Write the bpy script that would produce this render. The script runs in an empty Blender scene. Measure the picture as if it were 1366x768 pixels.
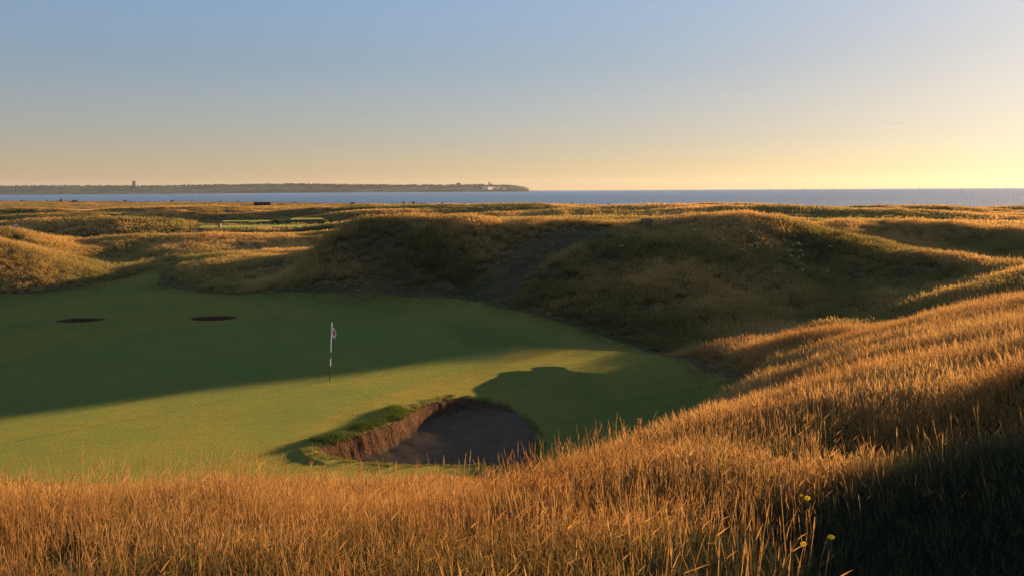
import bpy, bmesh, math, random
import numpy as np
from mathutils import Vector, Matrix

random.seed(7)
RNG = np.random.default_rng(11)
SC = bpy.context.scene
COL = SC.collection
R = math.radians

# ------------------------------------------------------------------ camera
F = 1062.0                      # focal length in photo pixels (28 mm on a 36 mm frame, 1366 px wide)
EYE = 7.5                       # metres above the putting green
PITCH, ROLL = 7.0, -0.31
SEA = -5.5
SUN_AZ, SUN_EL = 46.0, 5.0      # degrees right of the view direction, above the horizon

cam_data = bpy.data.cameras.new('camera')
cam = bpy.data.objects.new('camera', cam_data)
COL.objects.link(cam)
cam_data.sensor_width = 36.0
cam_data.lens = 36.0 * F / 1366.0
cam_data.clip_start = 0.05
cam_data.clip_end = 200000.0
CAM_M = Matrix.Translation((0, 0, EYE)) @ Matrix.Rotation(R(90 - PITCH), 4, 'X') @ Matrix.Rotation(R(ROLL), 4, 'Z')
cam.matrix_world = CAM_M
SC.camera = cam
CR = np.array(CAM_M.to_3x3())


def ray(px, py):
    d = CR @ np.array([(px - 683.0) / F, -(py - 384.0) / F, -1.0])
    return d


def at_depth(px, py, y):
    d = ray(px, py)
    return d * (y / d[1]) + np.array([0, 0, EYE])


def at_level(px, py, z):
    d = ray(px, py)
    return d * ((z - EYE) / d[2]) + np.array([0, 0, EYE])


# ------------------------------------------------------------------ terrain
CTRL = []                       # x, y, z


def ap(px, py, y, drop=0.0):    # a ground point seen at this pixel and this distance
    p = at_depth(px, py, y)
    CTRL.append((p[0], p[1], p[2] - drop))


def az_(px, y, z):              # a ground point of known height
    p = at_depth(px, 384, y)
    CTRL.append((p[0], y, z))


def xyz(x, y, z):
    CTRL.append((x, y, z))


G = 0.32                        # height of the standing rough where it makes the outline
# ground under and round the photographer
for a in range(-180, 180, 30):
    xyz(1.6 * math.sin(R(a)), 1.6 * math.cos(R(a)), 5.75)
for a in (-170, -140, -110, 110, 140, 170):
    xyz(8 * math.sin(R(a)), 8 * math.cos(R(a)), 5.6)
    xyz(60 * math.sin(R(a)), 60 * math.cos(R(a)), 4.0)
    xyz(500 * math.sin(R(a)), 500 * math.cos(R(a)), 2.0)
for px in (-500, -150, 150, 400, 600, 760):
    az_(px, 3.5, 5.25); az_(px, 6.0, 4.55)
for px in (900, 1100):
    az_(px, 3.5, 5.35); az_(px, 5.5, 5.0)
az_(1300, 4.0, 5.35); az_(1366, 6.2, 5.3)
# foreground crest, left and centre
for px, py in ((-450, 650), (-200, 645), (0, 648), (150, 642), (300, 634), (420, 652), (540, 664), (640, 650)):
    ap(px, py, 9.0, G + .12)
for px in (-450, -200, 0, 150, 300):
    az_(px, 12.0, 2.4); az_(px, 16.0, 0.75); az_(px, 19.0, 0.1)
for px in (420, 540, 640):
    az_(px, 12.0, 2.2); az_(px, 15.5, 0.75); az_(px, 18.5, 0.25)
for px in (400, 470, 560, 640, 690):
    az_(px, 20.6, .1); az_(px, 19.4, .2)
# near shoulder on the right (outline against the lawn)
for px, py, y in ((700, 608, 10.5), (760, 597, 11.5), (820, 585, 13.0), (880, 569, 15.0), (930, 549, 17.0), (975, 528, 19.0)):
    ap(px, py, y, G + .34)
az_(720, 15, 0.9); az_(720, 19, -0.35); az_(800, 18, 0.6); az_(800, 21.5, -0.6); az_(880, 20, 0.8); az_(880, 24, -0.5)
az_(940, 21.5, 1.0); az_(940, 25.5, -0.3)
# near shoulder, visible slope
for px, py, y in ((1000, 600, 8.6), (1100, 560, 10), (1060, 512, 15.5), (1200, 520, 12), (1200, 470, 20), (1100, 482, 23),
                  (1300, 440, 19), (1366, 450, 15.5), (1366, 520, 10.8), (1366, 600, 7.4), (1200, 620, 7.6), (880, 650, 7.2), (1000, 680, 6.0)):
    ap(px, py, y, G)
ap(1012, 510, 23.5, G)          # the fold between shoulder and spur
ap(985, 512, 27.5, 0.1)
# spur, outline in front of the dark bowl
for px, py, y in ((884, 466, 37), (930, 462, 36.5), (985, 457, 35.5), (1045, 450, 34), (1105, 441, 32.5), (1155, 433, 31.5), (1200, 426, 30.5),
                  (1245, 417, 29.5), (1290, 408, 28.5), (1330, 401, 27.5), (1366, 394, 26.5)):
    ap(px, py, y, G)
ap(960, 490, 31.5, 0.1); ap(1030, 480, 28.5, 0.2); ap(1100, 460, 28, 0.25)
for px, y, z in ((930, 40.5, -0.9), (1000, 40, -0.5), (1105, 38, 0.5), (1200, 37, 0.8), (1290, 35, 1.6), (1366, 32.5, 2.6)):
    az_(px, y, z)
ap(1366, 376, 37, G); ap(1310, 386, 38, G); ap(1250, 400, 39.5, G)
# lawn: green, apron, hollow beside the bunker
for px, py in ((-300, 560), (0, 560), (200, 560), (0, 500), (200, 500), (350, 470), (440, 507), (540, 480), (200, 455), (0, 455), (380, 440), (500, 440), (590, 430)):
    p = at_level(px, py, 0.0); xyz(p[0], p[1], 0.0)
for px, py in ((100, 605), (300, 600), (420, 560), (520, 530)):
    p = at_level(px, py, 0.05); xyz(p[0], p[1], 0.05)
for px, py, z in ((600, 500, .08), (640, 500, .02), (700, 495, .03), (760, 496, .02), (815, 493, .0), (650, 480, .1), (700, 476, .13), (760, 478, .12), (820, 481, .07), (850, 498, -.12), (875, 490, -.1), (800, 560, -.9), (740, 560, -.9), (760, 530, -.66), (830, 525, -.5), (880, 520, -.55), (900, 500, -.35), (930, 515, -.45),
                  (640, 525, -.34), (700, 520, -.4), (600, 534, -.29), (566, 543, -.22)):
    p = at_level(px, py, z); xyz(p[0], p[1], z)
for px, py, z in ((650, 462, .17), (700, 462, .22), (760, 464.5, .22), (820, 468.5, .2), (870, 472, .14)):
    p = at_level(px, py, z); xyz(p[0], p[1], z)
    q = p[:2] * 1.07; xyz(q[0], q[1], z - .55)
    q = p[:2] * 1.13; xyz(q[0], q[1], -1.0)
ap(868, 469, 42.5); ap(810, 450, 45.5); ap(760, 434, 48); ap(700, 417, 51); ap(640, 401, 54); ap(560, 397, 55)
ap(480, 394, 55.5); ap(400, 390, 56.5)
# ridge and hollow with the two pot bunkers
for px, py in ((40, 433), (105, 433), (200, 431), (280, 430), (340, 424)):
    p = at_level(px, py, .15); xyz(p[0], p[1], .06)
for px in (40, 105, 200, 280, 330):
    az_(px, 50.0, -.04)
ap(20, 403, 55); ap(150, 398, 55.5); ap(260, 396, 56); ap(340, 392, 57)
# centre-left mound
for px, py, y in ((470, 302, 63), (540, 297, 63), (600, 296, 63), (660, 299, 63), (715, 305, 62.5)):
    ap(px, py, y, G)
for px, py, y in ((430, 325, 63), (400, 352, 63), (372, 370, 62), (450, 355, 59), (540, 345, 58.5), (640, 350, 57.8)):
    ap(px, py, y, G * .6)
for px, y, z in ((450, 74, 1.7), (500, 74, 2.3), (600, 75, 2.8), (700, 78, 3.3), (780, 80, 3.2), (480, 92, 1.8), (600, 95, 2.3), (720, 100, 2.7),
                 (500, 122, 2.5), (620, 125, 2.8), (740, 125, 2.9), (880, 120, 2.8), (1000, 118, 2.6)):
    az_(px, y, z)
# the cut with the path
ap(655, 396, 55, .0); ap(705, 355, 58, .12); ap(750, 325, 61, .12); ap(785, 308, 63.5, .1); ap(830, 303, 67, .0)
ap(660, 365, 57, G * .4); ap(700, 332, 60, G * .4); ap(745, 348, 57, .1); ap(720, 385, 54.5, .1); ap(790, 322, 61.5, .1)
# bench mound
for px, py, y in ((830, 306, 64), (860, 302, 64.5), (905, 294, 64), (955, 290, 63), (1005, 290.5, 63), (1040, 294, 64), (1062, 300, 65)):
    ap(px, py, y, G)
for px, py, y in ((820, 360, 55.5), (900, 360, 54.5), (980, 360, 54), (860, 420, 48.5), (960, 410, 48), (1030, 345, 57), (960, 445, 44)):
    ap(px, py, y, G * .6)
for px, y, z in ((850, 76, 3.6), (900, 82, 3.6), (1000, 82, 3.4), (1064, 82, 2.9), (1140, 84, 2.8)):
    az_(px, y, z)
# bowl and the two ridges right of it
for px, py, y in ((1085, 345, 60), (1060, 420, 47), (1120, 400, 50), (1150, 360, 56), (1200, 395, 48), (1160, 430, 43.5), (1280, 390, 44)):
    ap(px, py, y, G * .6)
for px, py, y in ((1090, 306, 67), (1140, 296, 75), (1200, 295, 76), (1250, 300, 75), (1300, 306, 73), (1366, 311, 70), (1450, 318, 67)):
    ap(px, py, y, G)
for px, py, y in ((1160, 318, 62.5), (1200, 327, 60), (1250, 335, 57), (1300, 340, 54), (1366, 351, 50), (1440, 362, 47)):
    ap(px, py, y, G)
for px, py, y in ((1220, 317, 71), (1300, 329, 67), (1366, 335, 63), (1250, 364, 52.5), (1340, 368, 45)):
    ap(px, py, y, G)
for px, y, z in ((1200, 64, 2.35), (1255, 60.5, 1.9), (1315, 57, 1.7), (1366, 53.5, 1.6), (1440, 50, 1.7)):
    az_(px, y, z)
for px, y, z in ((1140, 105, 2.6), (1250, 105, 2.2), (1366, 100, 2.4), (1500, 95, 2.4)):
    az_(px, y, z)
for px, py, y in ((1140, 285, 150), (1280, 287, 145), (1366, 290, 140)):
    ap(px, py, y, .4)
# beyond the frame on the right
az_(1500, 26, 4.1); az_(1700, 24, 4.4); az_(1500, 14, 4.9); az_(1700, 12, 5.0); az_(1600, 45, 3.2); az_(1900, 45, 3.2); az_(1700, 75, 3.0)
# left hills
for px, py, y in ((-120, 398, 57), (0, 396, 57), (60, 391, 58), (110, 384, 60), (150, 374, 64), (180, 369, 66)):
    ap(px, py, y)
for px, py, y in ((-120, 322, 63), (-40, 322, 64), (20, 325, 65), (60, 334, 67.5), (100, 344, 71), (135, 356, 74), (30, 360, 61)):
    ap(px, py, y, G)
for px, y, z in ((-100, 80, 1.4), (20, 79, 1.0), (110, 80, .6)):
    az_(px, y, z)
for px, py, y in ((215, 366, 63), (240, 352, 66), (290, 350, 67), (330, 356, 66), (300, 368, 63.5)):
    ap(px, py, y, G)
ap(205, 356, 70, .1); ap(240, 346, 76, .1)
for px, py, y in ((-60, 300, 78), (0, 304, 80), (30, 316, 79)):
    ap(px, py, y, G)
for px, py, y in ((115, 330, 87), (160, 330, 87), (260, 332, 86), (340, 338, 86)):
    ap(px, py, y, .1)
for px, py, y in ((118, 318, 92), (180, 316, 93), (240, 313, 94), (290, 312, 94), (320, 318, 93)):
    ap(px, py, y, G)
for px, y, z in ((60, 104, -.3), (150, 106, -.2), (250, 105, .2), (330, 108, .6)):
    az_(px, y, z)
for px, py, y in ((40, 303, 118), (90, 301, 119), (150, 301, 119), (190, 307, 117)):
    ap(px, py, y, G)
for px, y, z in ((0, 145, .4), (100, 145, .4), (200, 145, .8), (300, 140, 1.0), (400, 140, 1.4), (500, 150, 1.6)):
    az_(px, y, z)
ap(60, 321, 112, G); ap(120, 321, 112.5, G); ap(180, 319, 112, G)
ap(200, 325, 89, G); ap(260, 325, 89.5, G)
ap(380, 330, 88, .1); ap(440, 318, 95, .1); ap(340, 318, 104, .2)
# links out to the shore
for px, py, y in ((-300, 300, 180), (0, 290, 210), (200, 289, 210), (400, 288, 200), (560, 286, 200), (700, 285, 200), (850, 284, 210), (1000, 285, 210)):
    ap(px, py, y, .4)
for px, z in ((-500, -2), (0, -1.2), (350, -1.0), (700, -1.4), (1000, -1.6), (1366, -1.4), (1700, -1)):
    az_(px, 330, z)
for px in (-600, -200, 0, 200, 400):
    az_(px, 600, -3.0)
SHORE = [(-2500, 2400), (-740, 1150), (-277, 857), (10, 610), (151, 507), (276, 429), (420, 330), (900, 0), (1800, -700)]
CT = np.array(CTRL)
NODE_UV = np.stack([np.arctan2(CT[:, 0], CT[:, 1]), np.log(np.hypot(CT[:, 0], CT[:, 1]))], 1)


def _k(d2):
    return 0.5 * d2 * np.log(d2 + 1e-12)


def tps_fit(P, z, lam=2e-4):
    n = len(P)
    K = _k(((P[:, None] - P[None]) ** 2).sum(-1)) + lam * np.eye(n)
    A = np.zeros((n + 3, n + 3)); A[:n, :n] = K
    A[:n, n] = 1; A[:n, n + 1:] = P; A[n, :n] = 1; A[n + 1:, :n] = P.T
    return np.linalg.solve(A, np.concatenate([z, np.zeros(3)]))


TPSW = tps_fit(NODE_UV, CT[:, 2])


def tps_eval(u, v):
    out = np.empty(u.shape).ravel(); uu, vv = u.ravel(), v.ravel(); n = len(NODE_UV)
    for s in range(0, len(uu), 20000):
        a = uu[s:s + 20000]; b = vv[s:s + 20000]
        d2 = (a[:, None] - NODE_UV[:, 0]) ** 2 + (b[:, None] - NODE_UV[:, 1]) ** 2
        out[s:s + 20000] = _k(d2) @ TPSW[:n] + TPSW[n] + TPSW[n + 1] * a + TPSW[n + 2] * b
    return out.reshape(u.shape)


# smooth value noise
_perm = RNG.integers(0, 1 << 30, size=(256, 256)) / float(1 << 30)


def vnoise(x, y):
    xi = np.floor(x).astype(int); yi = np.floor(y).astype(int)
    fx = x - xi; fy = y - yi
    fx = fx * fx * (3 - 2 * fx); fy = fy * fy * (3 - 2 * fy)
    a = _perm[xi & 255, yi & 255]; b = _perm[(xi + 1) & 255, yi & 255]
    c = _perm[xi & 255, (yi + 1) & 255]; d = _perm[(xi + 1) & 255, (yi + 1) & 255]
    return (a * (1 - fx) + b * fx) * (1 - fy) + (c * (1 - fx) + d * fx) * fy - 0.5


def fbm(x, y, o=3):
    s = 0; a = 1.0
    for i in range(o):
        s = s + a * vnoise(x * 2 ** i + 17.3 * i, y * 2 ** i + 9.1 * i); a *= .5
    return s


def smooth(a, b, x):
    t = np.clip((x - a) / (b - a), 0, 1)
    return t * t * (3 - 2 * t)


def poly_sdf(poly, x, y):       # positive inside
    P = np.array(poly, float); x = np.asarray(x, float); y = np.asarray(y, float)
    best = np.full(x.shape, 1e18); ins = np.zeros(x.shape, bool)
    for i in range(len(P)):
        ax, ay = P[i]; bx, by = P[(i + 1) % len(P)]
        ex, ey = bx - ax, by - ay
        t = np.clip(((x - ax) * ex + (y - ay) * ey) / (ex * ex + ey * ey + 1e-12), 0, 1)
        best = np.minimum(best, (x - ax - t * ex) ** 2 + (y - ay - t * ey) ** 2)
        if ey != 0:
            ins ^= ((ay > y) != (by > y)) & (x < ex * (y - ay) / ey + ax)
    d = np.sqrt(best)
    return np.where(ins, d, -d)


def chaikin(P, n=2):
    P = [np.array(p, float) for p in P]
    for _ in range(n):
        Q = []
        for i in range(len(P)):
            a, b = P[i], P[(i + 1) % len(P)]
            Q += [a * .75 + b * .25, a * .25 + b * .75]
        P = Q
    return P


def px_poly(pts, smooth_n=2):
    out = []
    for p in pts:
        z = p[2] if len(p) > 2 else 0.0
        out.append(at_level(p[0], p[1], z)[:2])
    return chaikin(out, smooth_n) if smooth_n else out


def depth_poly(pts, smooth_n=0):
    out = [at_depth(px, 384, y)[:2] for px, y in pts]
    return chaikin(out, smooth_n) if smooth_n else out


BUNKER = px_poly([(420, 594, .1), (455, 583, .08), (500, 569, .05), (530, 556), (547, 544, -.02), (575, 533, -.1), (620, 526, -.2), (668, 530, -.3), (702, 546, -.45),
                  (716, 570, -.55), (714, 594, -.5), (694, 612, -.3), (640, 620, 0), (560, 618, .1), (490, 613, .12), (442, 606, .12)], 2)
POT = []
for px, y, rx, ry in ((105, 46.6, 1.35, .95), (283, 46.9, 1.3, 1.0)):
    c = at_depth(px, 384, y)
    POT.append((c[0], c[1], rx, ry))
LAWN = depth_poly([(-900, 17.5), (-400, 18.2), (0, 18.6), (300, 18.4), (420, 19.0), (640, 19.3), (720, 19.2), (800, 20.5), (880, 22.5), (950, 25), (993, 27.6),
                   (965, 31), (925, 34.2), (884, 37.2), (880, 39.5), (868, 42.5), (810, 45.5), (760, 48), (700, 51), (640, 54), (560, 55), (480, 55.5), (400, 56.5), (330, 57.5),
                   (260, 58.8), (210, 61), (216, 65), (240, 77), (228, 78), (200, 69), (178, 66), (150, 63.5), (110, 59.8), (60, 57.8), (0, 57.3), (-200, 57), (-900, 56)])
GREEN = px_poly([(-160, 570), (-60, 500), (60, 470), (180, 444), (300, 432), (440, 424), (560, 428), (640, 448), (690, 470), (640, 492), (560, 515), (470, 540), (410, 572), (330, 610), (200, 640), (0, 660), (-160, 640)], 2)
PATH = px_poly([(0, 0)], 0) if False else [at_depth(a, 384, y)[:2] for a, y in
        ((630, 54.5), (672, 54.2), (706, 57), (744, 60), (786, 62.6), (802, 64), (764, 64), (748, 63), (708, 60.2), (668, 57))]
TEES = []
for (x0, x1, y0, y1, z) in ((266, 447, 108, 117, 1.6), (268, 455, 121, 131, 2.05), (298, 366, 136, 143, 2.4), (388, 436, 138, 148, 2.6)):
    TEES.append((depth_poly([(x0, y0), (x1, y0 + 1), (x1 - 4, y1), (x0 + 6, y1 - .5)]), z))


def rough_mask(x, y):
    m = smooth(0.0, 0.5, -poly_sdf(LAWN, x, y)) * smooth(0, .3, -poly_sdf(PATH, x, y))
    return m


# polar grid, fine where the photograph looks
def concat(*segs):
    out = [np.linspace(a, b, n, endpoint=False) for a, b, n in segs]
    return np.concatenate(out + [[segs[-1][1]]])


TH = concat((-180, -60, 40), (-60, -38, 50), (-38, 38, 860), (38, 75, 90), (75, 180, 42)) * math.pi / 180
RR = np.concatenate([np.exp(np.linspace(math.log(.6), math.log(15), 170, endpoint=False)), np.arange(15, 20, .11), np.arange(20, 31, .07), np.arange(31, 70, .14),
                     np.exp(np.linspace(math.log(70), math.log(2600), 330))])
cu = np.linspace(-math.pi, math.pi, 420); cu = np.sort(np.concatenate([cu, np.linspace(-.7, .9, 420)])); cu = np.unique(cu)
cv = np.linspace(math.log(.5), math.log(3000), 420)
CU, CV = np.meshgrid(cu, cv, indexing='ij')
CZ = tps_eval(np.clip(CU, -2.9, 2.9), CV)


def bil(ax, ay, Z, x, y):
    i = np.clip(np.searchsorted(ax, x) - 1, 0, len(ax) - 2); j = np.clip(np.searchsorted(ay, y) - 1, 0, len(ay) - 2)
    fx = np.clip((x - ax[i]) / (ax[i + 1] - ax[i]), 0, 1); fy = np.clip((y - ay[j]) / (ay[j + 1] - ay[j]), 0, 1)
    return (Z[i, j] * (1 - fx) + Z[i + 1, j] * fx) * (1 - fy) + (Z[i, j + 1] * (1 - fx) + Z[i + 1, j + 1] * fx) * fy


TT, RG = np.meshgrid(TH, RR, indexing='ij')
TX = RG * np.sin(TT); TY = RG * np.cos(TT)
TZ = bil(cu, cv, CZ, TT, np.log(RG))
# limits for the extrapolated far parts, shore
shx = np.array([p[0] for p in SHORE]); shy = np.array([p[1] for p in SHORE])
shore_poly = SHORE + [(1800, -4000), (-4000, -4000), (-4000, 2400)]
SD = poly_sdf(shore_poly, TX, TY)
# rolling dune-land further out: low ridges that run across the view
far = smooth(110, 170, RG)
ridge = fbm(TX / 46 + TY / 70, TY / 22 - TX / 130, 2)
big = fbm(TX / 120 + 3.1, TY / 60 + 8.2, 2)
TZ = TZ + far * (ridge * 4.4 + big * 2.2) * (1 - .72 * smooth(220, 480, RG)) - far * .9 * smooth(230, 400, RG)
rm = rough_mask(TX, TY)
near_r = smooth(5, 11, RG)
TZ = TZ + rm * near_r * (fbm(TX / 3.1, TY / 3.1, 2) * .34 + fbm(TX / 8.5 + 5, TY / 8.5, 2) * .35 * smooth(18, 45, RG)) * (1 - .3 * far)
TZ = TZ + (1 - rm) * (fbm(TX / 5.5, TY / 5.5, 2) * .05 + fbm(TX / 11 + 7, TY / 11, 1) * .10) * (1 - .85 * np.exp(-((TX - 1.5) / 5) ** 2 - ((TY - 31) / 4.5) ** 2))
# unseen knolls added just outside the frame to keep the near right hollow in shade
for (kx, ky, kz, kr) in ((6.95, 9.35, .75, 1.1), (8.2, 8.0, 1.15, 1.5), (9.5, 7.0, 1.1, 2.0)):
    TZ = TZ + kz * np.exp(-((TX - kx) ** 2 + (TY - ky) ** 2) / (kr * kr))
dip = np.exp(-(((TX - 2.7) / 1.5) ** 2 + ((TY - 4.5) / 1.7) ** 2))
TZ = TZ - .55 * dip
# tees
for poly, z in TEES:
    s = poly_sdf(poly, TX, TY)
    w = smooth(-2.2, 0.0, s)
    TZ = TZ * (1 - w) + z * w
# level ground next to the shore, beach falling under the sea
w = smooth(70, 0, SD)
TZ = TZ * (1 - w) + (-4.3 + ridge * .8) * w
w = smooth(8, -25, SD)
TZ = TZ * (1 - w) + (SEA - 1.6) * w
TZ = np.maximum(TZ, SEA - 3)
# bunkers
bs = poly_sdf(BUNKER, TX, TY)
lip = np.exp(-((bs + .35) / .4) ** 2)
TZ = TZ + .07 * lip
w = smooth(-.02, .34, bs + fbm(TX * 2.2, TY * 2.2, 2) * .12)
TZ = TZ * (1 - w) + (-.74 - .16 * smooth(0.3, 2.2, bs) + .05 * fbm(TX * 1.3, TY * 1.3, 2)) * w
pot_s = np.full(TX.shape, -9.0)
for (cx, cy, rx, ry) in POT:
    q = np.sqrt(((TX - cx) / rx) ** 2 + ((TY - cy) / ry) ** 2)
    s = (1 - q) * min(rx, ry)
    pot_s = np.maximum(pot_s, s)
    front = np.exp(-((s + .45) / .4) ** 2) * (TY < cy)
    TZ = TZ + .0 * front
    w = smooth(-.02, .25, s)
    TZ = TZ * (1 - w) + (-1.05) * w
# path a little worn in
ps = poly_sdf(PATH, TX, TY)
TZ = TZ - .1 * smooth(-.1, .5, ps)

LR = np.log(RR)


def height(x, y):
    x = np.asarray(x, float); y = np.asarray(y, float)
    return bil(TH, RR, TZ, np.arctan2(x, y), np.hypot(x, y))


def ground_hit(px, py, y0, y1, n=4000):      # first ground point along a pixel's ray between two depths
    d = ray(px, py)
    ys = np.linspace(y0, y1, n)
    X = d[0] / d[1] * ys; Z = EYE + d[2] / d[1] * ys
    h = height(X, ys)
    k = np.argmax(Z <= h)
    return Vector((X[k], ys[k], h[k]))

# ------------------------------------------------------------------ materials
def new_mat(name, rough=.9, spec=.2):
    m = bpy.data.materials.new(name); m.use_nodes = True
    nt = m.node_tree; b = nt.nodes['Principled BSDF']
    b.inputs['Roughness'].default_value = rough
    b.inputs['Specular IOR Level'].default_value = spec
    return m, nt, b


def node(nt, kind, **kw):
    n = nt.nodes.new(kind)
    for k, v in kw.items():
        setattr(n, k, v)
    return n


def ramp(nt, fac, stops, interp='LINEAR'):
    n = nt.nodes.new('ShaderNodeValToRGB'); n.color_ramp.interpolation = interp
    e = n.color_ramp.elements
    e[0].position, e[0].color = stops[0][0], (*stops[0][1], 1)
    e[1].position, e[1].color = stops[-1][0], (*stops[-1][1], 1)
    for p, c in stops[1:-1]:
        x = e.new(p); x.color = (*c, 1)
    nt.links.new(fac, n.inputs[0])
    return n.outputs[0]


def pos_noise(nt, scale, detail=4, rough=.6, stretch=(1, 1, 1)):
    g = nt.nodes.new('ShaderNodeNewGeometry')
    mp = nt.nodes.new('ShaderNodeMapping'); mp.inputs['Scale'].default_value = stretch
    nt.links.new(g.outputs['Position'], mp.inputs['Vector'])
    n = nt.nodes.new('ShaderNodeTexNoise'); n.inputs['Scale'].default_value = scale
    n.inputs['Detail'].default_value = detail; n.inputs['Roughness'].default_value = rough
    nt.links.new(mp.outputs[0], n.inputs['Vector'])
    return n.outputs['Fac']


def bump(nt, b, fac, strength, dist):
    n = nt.nodes.new('ShaderNodeBump'); n.inputs['Strength'].default_value = strength; n.inputs['Distance'].default_value = dist
    nt.links.new(fac, n.inputs['Height']); nt.links.new(n.outputs[0], b.inputs['Normal'])


def mixc(nt, fac, a, b):
    n = nt.nodes.new('ShaderNodeMix'); n.data_type = 'RGBA'
    for sock, val in ((n.inputs[0], fac), (n.inputs[6], a), (n.inputs[7], b)):
        if isinstance(val, (int, float)): sock.default_value = val
        elif isinstance(val, tuple): sock.default_value = (*val, 1)
        else: nt.links.new(val, sock)
    return n.outputs[2]


def ground_mat(name, stops, scale, bs=.6, bd=.05, scale2=9.0):
    m, nt, b = new_mat(name, .95, .05)
    n1 = pos_noise(nt, scale, 5)
    n2 = pos_noise(nt, scale2, 3)
    mx = node(nt, 'ShaderNodeMath', operation='ADD'); ms = node(nt, 'ShaderNodeMath', operation='MULTIPLY')
    ms.inputs[1].default_value = .45; nt.links.new(n2, ms.inputs[0])
    ma = node(nt, 'ShaderNodeMath', operation='MULTIPLY'); ma.inputs[1].default_value = .6; nt.links.new(n1, ma.inputs[0])
    nt.links.new(ma.outputs[0], mx.inputs[0]); nt.links.new(ms.outputs[0], mx.inputs[1])
    nt.links.new(ramp(nt, mx.outputs[0], stops), b.inputs['Base Color'])
    bump(nt, b, n2, bs, bd)
    return m


def plain_mat(name, col, rough=.7, spec=.3, var=.25, scale=6.0, metallic=0):
    m, nt, b = new_mat(name, rough, spec)
    n = pos_noise(nt, scale, 4)
    nt.links.new(ramp(nt, n, [(.3, tuple(c * (1 - var) for c in col)), (.7, tuple(min(1, c * (1 + var)) for c in col))]), b.inputs['Base Color'])
    b.inputs['Metallic'].default_value = metallic
    return m


M = {}
M['rough'] = ground_mat('rough_soil', [(.3, (.045, .036, .016)), (.5, (.075, .056, .023)), (.7, (.12, .085, .034))], .35, .8, .12, 7)
def turf_mat(name, stops, scale, blade, depth):
    m, nt, b = new_mat(name, .95, .05)
    n1 = pos_noise(nt, scale, 4); n2 = pos_noise(nt, 2.7, 6, .75, (.22, 1, 1))
    a = node(nt, 'ShaderNodeMath', operation='MULTIPLY_ADD'); a.inputs[1].default_value = .5; nt.links.new(n2, a.inputs[0])
    s = node(nt, 'ShaderNodeMath', operation='MULTIPLY'); s.inputs[1].default_value = .5; nt.links.new(n1, s.inputs[0]); nt.links.new(s.outputs[0], a.inputs[2])
    nt.links.new(ramp(nt, a.outputs[0], stops), b.inputs['Base Color'])
    bump(nt, b, pos_noise(nt, blade, 3, .7), 1.0, depth)
    m.cycles.use_bump_map_correction = False
    return m


M['fairway'] = turf_mat('fairway_turf', [(.36, (.115, .132, .035)), (.46, (.155, .155, .035)), (.54, (.195, .168, .036)), (.64, (.22, .16, .045))], .13, 24, .17)
M['green'] = turf_mat('green_turf', [(.36, (.115, .15, .043)), (.5, (.148, .165, .039)), (.62, (.19, .175, .037))], .16, 30, .15)
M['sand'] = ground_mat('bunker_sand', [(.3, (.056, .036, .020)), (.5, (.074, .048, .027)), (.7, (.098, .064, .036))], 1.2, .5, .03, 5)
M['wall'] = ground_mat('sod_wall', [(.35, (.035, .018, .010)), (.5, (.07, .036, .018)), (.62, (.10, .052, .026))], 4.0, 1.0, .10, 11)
M['path'] = ground_mat('worn_path', [(.3, (.04, .03, .015)), (.5, (.062, .044, .022)), (.7, (.095, .064, .032))], 1.1, .7, .05, 6)
M['tee'] = turf_mat('tee_turf', [(.36, (.23, .25, .055)), (.62, (.31, .30, .065))], .12, 8, .18)
M['beach'] = ground_mat('shingle_beach', [(.3, (.07, .055, .04)), (.7, (.16, .12, .085))], .05, .5, .2, 1.5)


def poke(o, label=None, cat=None, group=None, kind=None):
    for k, v in (('label', label), ('category', cat), ('group', group), ('kind', kind)):
        if v: o[k] = v
    return o


# ------------------------------------------------------------------ terrain meshes: one grid cut along its zones
nT, nR = TX.shape
V = np.stack([TX, TY, TZ], -1)
du = np.zeros_like(V); dv = np.zeros_like(V)
du[1:-1] = V[2:] - V[:-2]; du[0] = V[1] - V[0]; du[-1] = V[-1] - V[-2]
dv[:, 1:-1] = V[:, 2:] - V[:, :-2]; dv[:, 0] = V[:, 1] - V[:, 0]; dv[:, -1] = V[:, -1] - V[:, -2]
NRM = np.cross(du, dv)
NRM /= np.linalg.norm(NRM, axis=-1, keepdims=True) + 1e-12
NRM[NRM[..., 2] < 0] *= -1
NRM[0] = NRM[1]; NRM[-1] = NRM[-2]


def fc(a):
    return (a[:-1, :-1] + a[1:, :-1] + a[:-1, 1:] + a[1:, 1:]) / 4


lawn_s = poly_sdf(LAWN, TX, TY); green_s = poly_sdf(GREEN, TX, TY)
tee_s = np.full(TX.shape, -9.0)
for poly, z in TEES:
    tee_s = np.maximum(tee_s, poly_sdf(poly, TX, TY))
steep = 1 - NRM[..., 2]
zone = np.zeros((nT - 1, nR - 1), int)
zone[fc(lawn_s) > 0] = 1
zone[fc(green_s) > 0] = 2
zone[fc(ps) > 0] = 5
zone[fc(tee_s) > 0] = 6
zone[(fc(SD) < 14) & (fc(TZ) < -3.2)] = 7
inb = (fc(bs) > -.06) | (fc(pot_s) > -.05)
zone[inb & (fc(TZ) > -.69)] = 4
zone[inb & (fc(TZ) <= -.69)] = 3
zone[(fc(bs) > .45) & (fc(TZ) <= -.55)] = 3


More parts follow.
